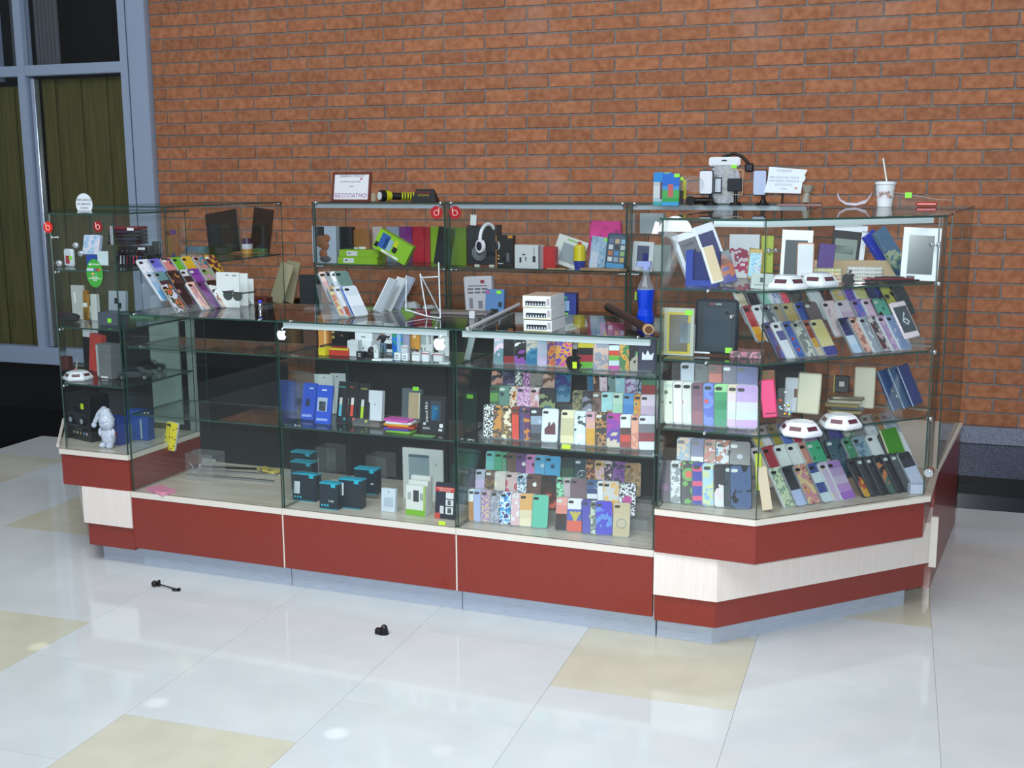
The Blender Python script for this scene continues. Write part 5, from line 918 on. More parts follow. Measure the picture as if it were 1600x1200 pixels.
for i, (px, c_, lab) in enumerate(((588, 'a8b4bc', 'pale grey glossy box on the right easel, leftmost'), (602, 'c0c8cc', 'white glossy box on the right easel, middle'), (616, '8f9cae', 'bluish glossy box on the right easel, rightmost'))):
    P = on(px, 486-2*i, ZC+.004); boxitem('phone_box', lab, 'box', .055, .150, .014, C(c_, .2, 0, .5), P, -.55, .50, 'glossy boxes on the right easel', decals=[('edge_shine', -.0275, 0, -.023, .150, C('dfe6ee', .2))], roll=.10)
def bars(name, label, pts, segs, r, base, cat='display stand'):
    t = thing(name, label, cat, Matrix.Translation(base))
    for a, b in segs: MB().cone(Vector(pts[a])-Vector(base), Vector(pts[b])-Vector(base), r, r, 8).build('bar', ACREDGE, t, smooth=True)
    return t
b0 = on(667, 494, ZC+.004); b1 = on(688, 497, ZC+.004)
pp = [b0, b1, b0+Vector((-.035, .02, .165)), b1+Vector((-.012, .02, .215)), b0+Vector((-.02, -.005, .07)), b1+Vector((-.006, .01, .16)), b0+Vector((-.030, .016, .150)), b0+Vector((.0, .13, 0)), b0+Vector((-.10, .02, .02)), b0+Vector((-.095, .02, .14))]
bars('wire_easel', 'clear rod phone easel standing right of the pale boxes', pp, [(1, 3), (0, 2), (6, 5), (0, 1), (2, 7), (0, 8), (8, 9)], .0028, b0)
for px, lab, yaw in ((716, 'stack of grey laminated sheets lying on the counter top', .08),):
    P = on(px, 492, ZC); o = MB().box(-.12, 0, 0, .12, .09, .010).build('laminated_sheets', C('6f6a6c', .25), bevel=.002, seg=1); o.matrix_world = place(P, yaw); tag(o, lab, 'sheets')
P = on(737, 498, ZC); o = MB().box(-.012, 0, 0, .012, .01, .03).build('white_block', C('b8bcc4', .4), bevel=.002, seg=1); o.matrix_world = place(P); tag(o, 'tiny pale block standing beside the laminated sheets', 'block')
A_ = on(731, 514, ZC+.008); B_ = on(811, 476, ZC+.008); d_ = B_-A_; t = thing('aluminium_tube', 'long aluminium tube lying aslant on the case counter top', 'tube', Matrix.Translation(A_)); MB().cone((0, 0, 0), d_, .0075, .0075, 14).build('tube', C('c3c9d0', .35, .1), t, smooth=True); MB().ball((0, 0, 0), .0095, 10).build('end_ball', CHROME, t, smooth=True)
SIL = C('c9ccd0', .4); 
for i, lab in enumerate(('lowest printed box of the short stack on the case counter', 'middle printed box of the short stack on the case counter', 'topmost printed box of the short stack on the case counter')):
    P = on(840-i*2.5, 518, ZC); P.z += i*.0425; hh = .042 if i else .040
    t = boxitem('cable_box', lab, 'box', .106, hh, .155, C('d6dde2', .35), P+Vector((.004*i, 0, 0)), -.02, 0, 'stack of printed boxes', decals=[('socket_row', -.042, .008, .034, .024, C('23262e')), ('gold_line', -.049, .001, .049, .003, C('b8a050')), ('logo_print', .038, .010, .049, .034, C('a8a0a4'))])
    for k in range(7): MB().fprism([(-.038+k*.0105, .010), (-.031+k*.0105, .010), (-.0345+k*.0105, .019)], -.0018, -.0010).build('plug_print', C('c9d3dc'), t)
    MB().box(-.0534, .004, .001, -.0528, .15, hh-.001).build('side_print', pat('m', '6f7a72 8f9aa0 9a9088'), t)
    if i == 2: MB().box(-.052, .003, hh-.0002, .052, .152, hh+.0004).build('top_print', pat('z', 'a8a090 cfc8b4'), t)
P = on(1012, 523, ZC); Q = on(950, 487, ZC); d_ = (Q-P)*1.0; t = thing('film_roll', 'dark brown roll on a cardboard core lying on the case counter', 'roll', Matrix.Translation(P+Vector((0, 0, .0195))))
MB().cone((0, 0, 0), d_, .0165, .0165, 20).build('dark_film', C('241a18', .35), t, smooth=True); MB().cone(d_*-.02, d_*.004, .0190, .0190, 24).build('core', C('b09068', .6), t, smooth=True); MB().cone(d_*-.026, d_*-.0195, .0130, .0130, 20).build('core_hole', C('5a3a20', .7), t)
P = KP(3.80, -2.28, ZC); P = online(1009, (P.x, P.y), (1, 0), ZC+.08); P.z = ZC; t = thing('spray_bottle', 'clear bottle of bright blue liquid at the right of the case counter', 'bottle', place(P, 0))
prof = [(.029, 0), (.033, .006), (.033, .03), (.028, .055), (.031, .085), (.033, .115), (.033, .128)]
mb = MB()
for (r0, z0), (r1, z1) in zip(prof[:-1], prof[1:]): mb.cone((0, 0, z0), (0, 0, z1), r0, r1, 24, caps=False)
mb.build('blue_liquid', C('0a3cc8', .12, 0, .8), t, smooth=True); MB().cone((0, 0, .127), (0, 0, .129), .033, .033, 24).build('liquid_surface', C('6a8ac8', .2), t)
mb = MB(); prof = [(.0335, .129), (.030, .140), (.018, .165), (.013, .180), (.013, .200)]
for (r0, z0), (r1, z1) in zip(prof[:-1], prof[1:]): mb.cone((0, 0, z0), (0, 0, z1), r0, r1, 20, caps=False)
mb.build('clear_neck', glassmat('clear_bottle', (.8, .85, .9), 1.6, .05, .12), t, smooth=True); MB().cone((0, 0, .2), (0, 0, .215), .015, .015, 16).box(-.035, -.008, .213, .018, .008, .232).build('sprayer', C('8a9ac8', .2), t); MB().box(-.034, -.0345, .09, -.028, .01, .12).build('label_edge', C('8aa83a', .4), t)
# ================================================================ left showcase
def lowL(px, y, z): P = online(px, KP(1.3, y), (1, 0), z+.03); P.z = z; return P
z0, z1_, z2_, z3_ = TZ0+.0006, TSH[0]+.0006, TSH[1]+.0006, TSH[2]+.0006
t = boxitem('toy_car_box', 'large black toy car box with off-road car picture, lowest shelf left', 'box', .180, .205, .10, C('16191c', .35), lowL(124, -2.50, z0), -.30, 0, decals=[('silver_band', -.080, .062, .080, .068, C('3a4044')), ('badge', -.045, .028, -.033, .040, C('8a8a90')), ('badge', -.020, .028, -.008, .040, C('b89a80')), ('badge', .005, .028, .017, .040, C('a08a5a')), ('badge', .030, .028, .042, .040, C('6a7ab0')), ('badge', .052, .028, .064, .040, C('a8a8a8'))], body='carton')
text(t, 'OFF-ROAD', 0, -.0014, .052, .012, C('6a7074'))
MB().fprism([(-.075, .085), (.060, .085), (.064, .12), (.05, .124), (.036, .155), (-.040, .158), (-.052, .128), (-.078, .120)], -.002, -.0008).build('car_picture', C('2c3238', .25), t); MB().fprism([(-.036, .130), (.036, .127), (.026, .150), (-.030, .152)], -.003, -.002).build('car_windows', C('0a0c10', .2), t)
for x in (-.048, .036): MB().cone((x, -.008, .090), (x, -.002, .090), .019, .019, 20).build('wheel_picture', C('08080a', .4), t); MB().cone((x, -.0095, .090), (x, -.008, .090), .012, .012, 14).build('rim_picture', C('c0c8d0', .25, .5), t)
MB().box(.030, -.004, .145, .052, -.003, .170).build('price_tag', LIME, t)
P = lowL(163, -2.60, z0); t = thing('plush_toy', 'white fluffy plush gnome with a long drooping hat in the left showcase', 'plush toy', place(P, -.05) @ Matrix.Scale(1.32, 4))
WF = grain('white_fur', 'b8bfdc', 'e6eaf6', 120, .9, bump=1.0)
MB().ball((0, .02, .036), .024, 14, sc=(1.05, .8, 1.5)).build('body', WF, t, smooth=True); MB().ball((.002, .014, .082), .024, 14, sc=(1.15, .9, .95)).build('head', WF, t, smooth=True)
mb = MB(); mb.cone((.002, .016, .088), (-.004, .018, .128), .026, .013, 14).cone((-.004, .018, .124), (-.026, .016, .110), .015, .011, 12).cone((-.026, .016, .110), (-.048, .012, .078), .011, .006, 10).build('hat', WF, t, smooth=True); MB().ball((-.049, .012, .072), .009, 10).build('pompom', WF, t, smooth=True)
for x in (-.014, .014): MB().ball((x, .008, .008), .011, 10, sc=(1, 1.2, .9)).build('foot', WF, t, smooth=True)
for x in (-.026, .026): MB().ball((x, .014, .050), .009, 10, sc=(.8, .8, 1.7)).build('arm', WF, t, smooth=True)
boxitem('gift_box', 'blue box with red logo half behind the plush gnome', 'box', .09, .12, .05, C('1f3a8a', .4), lowL(176, -2.52, z0), -.3, decals=[('red_print', .0, .040, .034, .058, C('8a2030')), ('white_print', -.004, .058, .02, .062, C('c9ccd8'))])
boxitem('gift_box', 'tall blue box standing right of the plush gnome', 'box', .10, .135, .05, C('2c58b0', .4), lowL(216, -2.42, z0), .1, decals=[('white_strip', .012, .008, .020, .095, C('b8c0c0'))])
P = lowL(196, -2.45, z0); boxitem('gift_box', 'slim grey blue carton between the blue boxes', 'box', .03, .07, .05, C('7a8fa8', .4), P)
def toycar(label, px, y, z, yaw, col, s=1.0):
    t = thing('toy_car', label, 'toy car', place(lowL(px, y, z), yaw)); B_ = C(col, .2, .4, .5)
    MB().fprism([(-.070*s, .012*s), (.070*s, .012*s), (.073*s, .026*s), (.058*s, .033*s), (.034*s, .036*s), (.018*s, .050*s), (-.034*s, .050*s), (-.054*s, .035*s), (-.072*s, .031*s)], 0, .055*s).build('body', B_, t, bevel=.003*s, seg=2)
    MB().fprism([(.029*s, .037*s), (.016*s, .048*s), (-.030*s, .048*s), (-.047*s, .037*s)], -.001, .056*s).build('windows', C('101318', .1), t)
    for x in (-.044*s, .046*s):
        for yy in (-.002, .046*s): MB().cone((x, yy, .014*s), (x, yy+.011*s, .014*s), .014*s, .014*s, 18).build('wheel', BLACK, t, smooth=True)
        MB().cone((x, -.0035, .014*s), (x, -.002, .014*s), .0085*s, .0085*s, 12).build('rim', CHROME, t)
    for yy in (.008*s, .040*s): MB().box(-.0735*s, yy, .020*s, -.069*s, yy+.008*s, .027*s).build('headlight', C('dfe6ee', .1), t)
    return t
toycar('dark grey toy car on the second shelf of the left showcase', 208, -2.50, z1_, .35, '50555c', 1.05)
toycar('black toy car half behind the grey toy car', 232, -2.30, z1_, .5, '1c1f24', 1.0)
boxitem('gift_box', 'grey box with ribbed side beside the red box, left showcase', 'box', .085, .15, .06, C('6a7072', .4), lowL(163, -2.50, z1_), -.15, decals=[('ribs', -.0425, .01, -.030, .145, C('a8aeb0')), ('white_foot', -.020, .002, .020, .010, C('d8dce0'))])
boxitem('gift_box', 'bright red box leaning behind the grey ribbed box', 'box', .075, .17, .03, C('c8463e', .4), lowL(147, -2.36, z1_), -.2, roll=.12)
boxitem('gift_box', 'small red box with black print at the back of second shelf left', 'box', .05, .06, .03, C('5a2a28', .4), lowL(100, -2.36, z1_))
P = lowL(118, -2.40, z1_); t = thing('usb_stick', 'red and grey key ring gadget standing behind the white base', 'gadget', place(P)); MB().cone((0, 0, 0), (.012, 0, .06), .005, .003, 8).build('stem', C('a8acb0', .3), t); MB().ball((0, 0, .010), .009, 8).build('red_ball', C('b8382a', .4), t, smooth=True)
boxitem('earphone_pack', 'white card with black earphone at the back of the left showcase', 'package', .085, .150, .008, C('cfd8dc', .5), lowL(140, -2.15, z1_+.12), 0, decals=[('earphone_print', -.004, .060, .012, .085, C('4a4e54')), ('wire_print', .006, .02, .009, .062, C('6a6e74'))], roll=.05)
boxitem('phone_case_pack', 'white pack with shiny gold case, third shelf of the left showcase', 'package', .070, .150, .015, C('c0c4c0', .4), lowL(122, -2.40, z2_), -.1, decals=[('diamond_print', -.018, .07, -.008, .12, C('e6eef0'))])
P = lowL(133, -2.44, z2_); t = thing('gold_bumper', 'curved gold bumper leaning on the white pack', 'phone case', place(P, -.1, .05)); MB().fprism([(x, z+.0) for x, z in rrect(.026, .135, .012)], 0, .014).build('gold_body', C('b88a3a', .2, .7), t, bevel=.004, seg=2); MB().box(-.013, -.001, .060, .013, .0, .078).build('clear_band', C('dfe3dc', .2), t)
boxitem('white_carton', 'slim white box right of the gold bumper', 'box', .035, .115, .02, C('c9cfd0', .4), lowL(147, -2.42, z2_), -.1)
t = boxitem('camera_pack', 'dark grey box with neon tag on the third shelf left', 'box', .095, .055, .07, C('4a5260', .4), lowL(168, -2.55, z2_), .05, decals=[('neon_tag', .0, .012, .018, .030, NEON)])
boxitem('earphone_pack', 'clear pack with black earphones standing on the dark grey box', 'package', .085, .085, .02, C('9aa4b0', .3), lowL(182, -2.49, z2_+.056), .05, .1, decals=[('earphone_print', -.012, .030, .002, .055, C('1a1c26')), ('earphone_print', .008, .010, .022, .034, C('1a1c26'))])
P = lowL(100, -2.50, z2_); t = thing('glove_heap', 'flat heap of black straps at the left of third shelf', 'straps', place(P)); MB().ball((0, .03, .018), .05, 12, sc=(1.1, .7, .36)).ball((.03, .0, .012), .04, 10, sc=(1.3, .6, .3)).build('straps', C('16161e', .6), t, smooth=True); MB().ball((-.01, .02, .034), .02, 8, sc=(1.4, 1, .5)).build('red_strap', C('3a1a20', .6), t, smooth=True)
lying('book', 'green and white folded leaflet lying on the third shelf, left showcase', 'leaflet', .12, .05, .012, C('6a9a78', .4), lowL(225, -2.28, z2_), .15, rad=.004)
# top shelf of the left showcase
t = thing('key_rack', 'black rack with hanging coloured pens on the top shelf left', 'pen rack', place(lowL(205, -2.40, z3_), .1)); MB().box(-.075, 0, 0, .075, .05, .045).box(-.078, .02, .045, .078, .06, .085).build('rack', C('101014', .35), t, bevel=.004, seg=1)
for k, c_ in enumerate(('b8bcc4', '8a90a0', '6a2030', '3a2a3a', 'b03060', 'c8485a', '2a4ab0')): MB().cone((-.050+k*.0155, -.004, .008), (-.047+k*.0155, -.004, .040), .0030, .0022, 6).ball((-.047+k*.0155, -.004, .042), .003, 6).build('pen', C(c_, .3), t, smooth=True)
for k in range(5): MB().ball((-.05+k*.024, .016, .062), .006, 8).build('ear_tip', C('3a3e48', .2, .3), t, smooth=True)
MB().box(.036, -.002, .070, .070, .0, .080).build('label', C('c9ccd4'), t)
t = thing('case_stack', 'stack of dark leather tablet cases tied with white band, top shelf left', 'case stack', place(lowL(190, -2.33, z3_+.086), .1))
for k in range(5): MB().box(-.075+.004*(k % 2), 0+.004*k, .016*k, .070, .10, .016*k+.014).build('case', C(['1a1c24', '23283a', '16181f', '2a2c3a', '6a2428'][k], .4), t, bevel=.003, seg=1)
for x in (-.052, -.044): MB().box(x, -.004, 0, x+.0035, -.001, .082).build('white_band', C('c9ccd6'), t)
MB().box(.030, -.002, .062, .062, 0, .074).build('label', C('dfe3ea'), t)
boxitem('earphone_box', 'small white arch topped pack with red print, top shelf left', 'package', .052, .075, .02, C('cfd6de', .4), lowL(106, -2.50, z3_), -.1, decals=[('red_print', -.012, .012, .010, .046, C('a82a3a')), ('neon_tag', .006, .030, .024, .045, NEON)], bev=.006)
t = boxitem('phone_box', 'open box with icon covered screen at the top shelf left', 'package', .085, .085, .02, pat('f', 'c9d6ea 8ab0d8 b8c8e0 d8d0e0'), lowL(140, -2.44, z3_+.05), .0, .25)
boxitem('paper_card', 'blank pale card standing behind the green oval sticker', 'card', .055, .060, .003, C('c9d8de', .5), lowL(160, -2.52, z3_+.01), 0, .05)
boxitem('gift_box', 'blue box at the back of the top shelf behind the pale card', 'box', .05, .05, .03, C('1c4ab8', .4), lowL(143, -2.36, z3_), .2)
for px, y, zz, lab in ((118, -2.40, .07, 'shiny silver bauble hanging below the left top glass'), (126, -2.34, .03, 'small silver bauble behind the icon screen box'), (92, -2.52, .0, 'white rounded earpiece lying at the front of the top shelf left')):
    o = MB().ball((0, 0, .014), .014, 12, sc=(1.2, .8, 1)).build('bauble', C('c9ced8', .15, .6), smooth=True); o.matrix_world = place(lowL(px, y, z3_+zz)); tag(o, lab, 'bauble')
boxitem('dummy_phone', 'black dummy phone stuck at the right end of the left showcase top', 'phone', .048, .115, .01, C('0e1016', .3), online(243, KP(1, -1.90), (1, 0), 1.29)*1.0-Vector((0, 0, 1.29-1.2290)), A0, .05, decals=[('logo_print', -.002, .085, .002, .092, C('6a6e78'))], bev=.003)
# ================================================================ back row contents
ZS = BSH+.0006; ZW = BWZ+.0006
def bk_(px, dy, z): P = online(px, KP(2.0, BF+dy), (math.cos(A0), math.sin(A0)), z+.05); P.z = z; return P
t = boxitem('glove_box', 'white box with a brown clenched glove picture on the back shelf', 'box', .150, .200, .04, C('aab8cc', .4), bk_(507, .08, ZS), decals=[('dark_corner', -.058, .13, .002, .198, C('17181c'))])
for a in ((-.02, .118, .034), (.004, .095, .028), (-.006, .05, .026), (.018, .135, .022)): MB().ball((a[0], -.002, a[1]), a[2], 12, sc=(1, .25, 1)).build('glove_print', C('8a5434', .7), t, smooth=True)
MB().ball((.006, -.002, .022), .030, 12, sc=(1.2, .25, .6)).build('grey_print', C('4a4a50', .6), t, smooth=True)
boxitem('gadget_box', 'plain black box right of the glove picture box', 'box', .085, .195, .04, C('17191e', .4), bk_(540, .12, ZS))
boxitem('gadget_box', 'brown box with two white labels on the back shelf', 'box', .11, .18, .04, C('8f5f30', .5), bk_(563, .14, ZS), decals=[('label', -.055, .052, -.012, .084, C('cdd2d6')), ('label', -.006, .046, .035, .088, C('d8dce0'))])
for i, lab in enumerate(('lower flat green box with white label', 'upper flat green box with white label')):
    boxitem('cable_box', lab+' on the back shelf', 'box', .24, .038, .10, C('8ab81e', .4), bk_(558+2*i, .04, ZS+.0385*i), group='flat green boxes', decals=[('label', -.085+.012*i, .006, -.020+.012*i, .032, C('d3dade')), ('logo_print', -.075+.012*i, .016, -.060+.012*i, .024, C('4a5056'))])
fol = (('c9bcc0', 'pale pink'), ('8fa0b8', 'slate blue'), ('7a2a80', 'purple'), ('b82438', 'crimson'), ('b01f34', 'deep red'), ('8ab820', 'lime green'))
for i, ((c_, n_), px, w_) in enumerate(zip(fol, (590, 614, 634, 653, 664, 680), (.06, .075, .075, .07, .06, .075))):
    boxitem('folder', n_+' folder standing in the row on the back shelf', 'folder', w_, .196, .012, C(c_, .45), bk_(px, .20+.013*i, ZS), group='coloured folders on the back shelf')
boxitem('folder', 'black folder leaning across the lime folder', 'folder', .10, .200, .012, C('17141c', .45), bk_(690, .12, ZS), roll=.18, group='coloured folders on the back shelf')
t = boxitem('mouse_box', 'tilted green box with computer mouse pictures on the back shelf', 'box', .205, .110, .05, C('8ac21e', .4), bk_(606, .0, ZS+.05), A0+.1, 0, roll=.50, decals=[('blue_panel', -.080, .020, -.030, .100, C('2a5aa8')), ('device_picture', -.050, .024, -.005, .085, C('8ab0c8')), ('black_mouse', -.098, .012, -.078, .040, C('101216')), ('black_mouse', .004, .030, .030, .060, C('101216')), ('yellow_panel', .0, .060, .022, .095, C('c8c81e')), ('white_strip', -.05, .004, .055, .016, C('dfe3e6'))], texts=[('WIRELESS', -.0, .010, .010, C('23262a'))])
boxitem('folder', 'lime folder seen in the left part of the headphone showcase', 'folder', .10, .200, .012, C('6a8a1c', .45), bk_(715, .12, ZS))
boxitem('gadget_box', 'dark leather folder at the left end of headphone showcase', 'folder', .09, .19, .012, C('23252a', .45), bk_(704, .18, ZS))
t = boxitem('headphone_box', 'large black headphone box with grey ring print', 'box', .170, .205, .07, C('25262c', .4), bk_(753, .07, ZS+.012), decals=[('red_top', -.085, .200, .085, .205, C('8a2020'))])
for r, c_ in ((.040, '8a9096'), (.036, '5a5f66'), (.028, '7a8088'), (.018, '50545a')): MB().cone((-.015, -.0012-.0004*(4-r*100), .062), (-.015, -.0002, .062), r, r, 28).build('ring_print', C(c_, .4), t)
for px in (745, 768): o = boxitem('small_block', 'small pale foot block under the headphone box, '+('left one' if px < 750 else 'right one'), 'block', .028, .012, .02, C('c9c8b8', .5), bk_(px, .07, ZS))
t = thing('headphones', 'white over-ear headphones standing before the black ring print box', 'headphones', place(bk_(763, .045, ZS+.085), 1.0) @ Matrix.Scale(.95, 4))
WH = C('dfe3ea', .2); mb = MB(); hr = .056; pts = [(hr*math.cos(a), 0, .060+.085*math.sin(a)) for a in [math.radians(-5+190*i/16) for i in range(17)]]
for a, b in zip(pts[:-1], pts[1:]): mb.cone(a, b, .010, .010, 10)
mb.build('headband', WH, t, smooth=True)
for x in (-.058, .058):
    sg = 1 if x > 0 else -1; MB().cone((x-.012*sg, 0, .028), (x+.004*sg, 0, .028), .036, .036, 24).build('ear_cup', WH, t, smooth=True); MB().cone((x-.020*sg, 0, .028), (x-.012*sg, 0, .028), .026, .032, 24).build('ear_pad', C('1c1a24', .5), t, smooth=True); MB().cone((x+.004*sg, 0, .028), (x+.0055*sg, 0, .028), .024, .024, 24).build('cup_face', C('2a2838', .35), t)
o = boxitem('price_card', 'white price card clipped above the black headphone box', 'price tag', .034, .055, .002, C('dfe3ea', .5), bk_(739, .05, ZS+.215), roll=.06)
t = boxitem('gadget_box', 'narrow black box with orange edges and gold dots', 'box', .095, .165, .04, C('121214', .4), bk_(788, .07, ZS), decals=[('orange_edge', -.0475, 0, -.042, .165, C('b8702a')), ('gold_dot', -.036, .040, -.028, .048, C('c9b060')), ('gold_dot', -.036, .056, -.028, .064, C('c9b060')), ('text_print', -.036, .018, -.006, .022, C('b8bcc0')), ('orange_corner', .02, .150, .046, .165, C('c8862a')), ('figure_print', .012, .03, .028, .075, C('5a6068'))])
t = boxitem('headset_box', 'white headset box with two headphone pictures', 'box', .145, .120, .05, C('d0d4d8', .4), bk_(824, .03, ZS), A0-.1, decals=[('dark_side', .062, 0, .0725, .12, C('6a6e72')), ('band_print', -.030, .068, -.012, .074, C('2a2a30')), ('ear_print', -.045, .030, -.034, .056, C('3a2a3a')), ('ear_print', -.012, .040, -.006, .060, C('4a3a40')), ('ear_print', .030, .034, .046, .064, C('2a2a3c')), ('band_print', .036, .064, .040, .110, C('8a8a98'))])
boxitem('gadget_box', 'plain red box right of the white headset box', 'box', .070, .110, .05, C('b81f24', .4), bk_(857, .06, ZS))
t = boxitem('tablet_pack', 'white tilted tablet frame pack behind the plain red box', 'package', .165, .150, .015, C('d3d8d6', .4), bk_(882, .12, ZS+.01), 0, .15, roll=.30, decals=[('screen_print', -.045, .02, .045, .115, C('8f9ba4')), ('green_label', -.03, .130, .045, .139, C('8ab86a'))])
P = bk_(903, .02, ZS); t = thing('tub', 'rounded yellow tub with blue foot and red cap on the back shelf', 'tub', place(P)); MB().cone((0, .03, .045), (0, .03, .11), .032, .030, 20).ball((0, .03, .11), .030, 14, sc=(1, 1, .6)).build('yellow_body', C('d8c81e', .35), t, smooth=True); MB().cone((0, .03, 0), (0, .03, .048), .024, .031, 18).build('blue_foot', C('2a3a9a', .4), t, smooth=True); MB().ball((0, .03, .128), .012, 8).build('red_cap', C('b8301e', .4), t, smooth=True)
lying('gold_chain', 'row of golden beads lying at the shelf front before the red box', 'bracelet', .10, .012, .006, C('c9b078', .3, .4), bk_(869, -.0+.02, ZS), A0, rad=.003)
t = boxitem('bag', 'tall bright pink patterned package at the right of headphone showcase', 'package', .165, .240, .05, pat('s', '8a3a6a c83a8a e23a94 e8409c'), bk_(943, .15, ZS), roll=.02, bev=.01)
boxitem('blister_pack', 'pale blue clear pack with white gadget before the pink package', 'package', .10, .165, .02, pat('m', '7a9ab8 8fb0cc a8c0d8'), bk_(934, .06, ZS), decals=[('white_gadget', -.044, .0, -.006, .09, C('c0cce0'))], neon=(.03, .155), roll=.12)
t = boxitem('phone_pillow', 'phone shaped cushion with app icons leaning at the right end', 'cushion', .105, .185, .03, C('3a5068', .4), bk_(960, .03, ZS), .1, .1, bev=.01, roll=.08)
for r_ in range(4):
    for c_ in range(3): MB().box(-.040+c_*.030, -.0016, .045+r_*.030, -.018+c_*.030, -.0002, .067+r_*.030).build('icon', C(['c9d0d6', '8a9ab8', 'b8a05a', 'b8683a', '4a80b8', '8ab070', 'c8c8d8', '2a2a36', 'b8c0c8', '5a6a90', 'c0a080', '8ab8d8'][r_*3+c_], .4), t)
MB().box(-.045, -.0014, .012, .045, -.0002, .036).build('icon_dock', C('3a8ac0', .4), t)
lying('wooden_board', 'flat tan board lying along the shelf under the blue packs', 'board', .24, .10, .012, C('9a7a5a', .5), bk_(946, .0+.05, ZS), A0, rad=.004)
boxitem('tablet_pack', 'white framed tablet pack behind the blue bottle', 'package', .105, .145, .015, C('d0d6dc', .4), bk_(1003, .05, ZS), A0, .03, decals=[('screen_print', -.030, .022, .030, .125, C('4a5070')), ('blue_print', .0, .04, .028, .09, C('2a2ab0'))], roll=.05)
boxitem('glass_box', 'bright reflective box high at the left of the third back showcase', 'box', .12, .10, .05, C('aab4bc', .25), bk_(1018, .14, ZS+.18))
boxitem('blister_pack', 'white clear hang pack in the third back showcase left part', 'package', .10, .13, .02, C('a8b0b0', .3), bk_(1032, .06, ZS))
# work surface of the back row
t = boxitem('shopping_bag', 'white carrier bag with line drawings standing on the back worktop', 'bag', .155, .185, .05, C('b8bcc4', .5), bk_(748, -.02, ZW+.02), roll=-.05, bev=.006, decals=[('line_print', -.05, .135, .055, .139, C('5a5e66')), ('red_print', .018, .150, .040, .166, C('8a3a3e'))]+[('oval_print', -.056+.040*(k % 3), .098+.018*(k//3), -.024+.040*(k % 3), .108+.018*(k//3), C('6a6e76')) for k in range(6)]+[('drawing', -.050, .02, -.030, .075, C('7a7e86')), ('drawing', .0, .02, .024, .060, C('7a7e86'))])
boxitem('black_box', 'black box under the white carrier bag on the worktop', 'box', .15, .020, .06, C('101218', .4), bk_(748, -.02, ZW))
t = boxitem('blister_pack', 'light blue blister pack with black phone pouch on the worktop', 'package', .100, .150, .02, C('5a84b8', .35), bk_(772, -.10, ZW), 0, .1, decals=[('pouch', -.020, .0, .020, .05, C('12141c')), ('gadget', .020, .060, .040, .085, C('2a3448')), ('pink_mark', -.046, .125, -.030, .145, C('a85a90'))], neon=(.022, .135))
boxitem('gadget_box', 'dark blue box with green label on the worktop', 'box', .130, .130, .09, C('22388a', .4), bk_(880, -.02, ZW), .15, decals=[('sky_print', -.035, .045, .030, .095, C('8ab0d0')), ('green_label', -.02, .012, .025, .035, NEON), ('green_print', -.04, .100, .02, .118, C('3a8a6a'))])
boxitem('photo_card', 'grey card with a portrait photo behind the box stack', 'card', .09, .10, .01, C('9a9a9c', .5), rowP(889, -2.16, SH2+.01), decals=[('face_print', -.018, .02, .022, .062, C('8a6a62')), ('hair_print', -.022, .058, .026, .074, C('2a2422'))])
boxitem('bag', 'pink patterned pack at the back of the case counter top shelf', 'package', .10, .12, .02, pat('s', '6a2a4a b83a70 d04a84 d84f8c'), rowP(956, -2.15, SH2))
rdm = random.Random(5); 
for i, (px, dy, w_, h_, lab) in enumerate(((565, -.05, .10, .03, 'flat white paper pile on the worktop behind the easels'), (620, -.03, .06, .05, 'crumpled white receipt roll on the worktop'), (640, .0, .09, .065, 'white torn carton piece on the back worktop'), (668, .03, .08, .045, 'grey white box near the showcase seam on worktop'), (650, -.10, .05, .03, 'small crushed white paper at the worktop edge'), (482, -.08, .08, .02, 'white paper sheets at the left end of worktop'))):
    P = bk_(px, dy, ZW); mb = MB(); w2 = w_/2
    pts = [(-w2, 0, 0), (w2, .01, 0), (w2*.9, .06, 0), (-w2*1.1, .05, 0), (-w2*.8, .01, h_*.8), (w2*.7, .0, h_), (w2, .05, h_*.6), (-w2*.9, .06, h_*.9)]
    mb.add(pts, [(3, 2, 1, 0), (4, 5, 6, 7), (0, 1, 5, 4), (1, 2, 6, 5), (2, 3, 7, 6), (3, 0, 4, 7)]); o = mb.build('paper_pile', C('a9b2ba', .6), bevel=.004, seg=1); o.matrix_world = place(P); tag(o, lab, 'paper', 'white papers on the back worktop')
P = bk_(676, -.10, ZW); o = MB().ball((0, 0, .02), .04, 12, sc=(1.2, .7, .5)).build('black_pouch', C('0e1014', .5), smooth=True); o.matrix_world = place(P); tag(o, 'black rounded pouch on the worktop right of the white papers', 'pouch')
for i, (px, dy, c_, roll, lab) in enumerate(((430, .04, 'a8a284', .35, 'cream cardboard panel leaning at the left end, front one'), (447, .10, '9a967a', .22, 'cream cardboard panel leaning at the left end, rear one'))):
    boxitem('cardboard_panel', lab, 'panel', .085, .235, .008, C(c_, .6), bk_(px, dy, ZW+.02), A0, .05, 'leaning cardboard panels', roll=roll)
boxitem('dark_case', 'dark grey notebook case standing by the showcase corner on the worktop', 'case', .12, .18, .03, C('2a3034', .5), bk_(483, .05, ZW))
lying('red_case', 'dark red box lying on the worktop left of the cardboard panels', 'box', .12, .08, .04, C('5a1c18', .35), bk_(406, -.05, ZW+.02), 0)
lying('white_carton', 'white carton lying under the dark red box', 'box', .14, .09, .022, C('a8b2b8', .5), bk_(406, -.05, ZW-.003), 0)
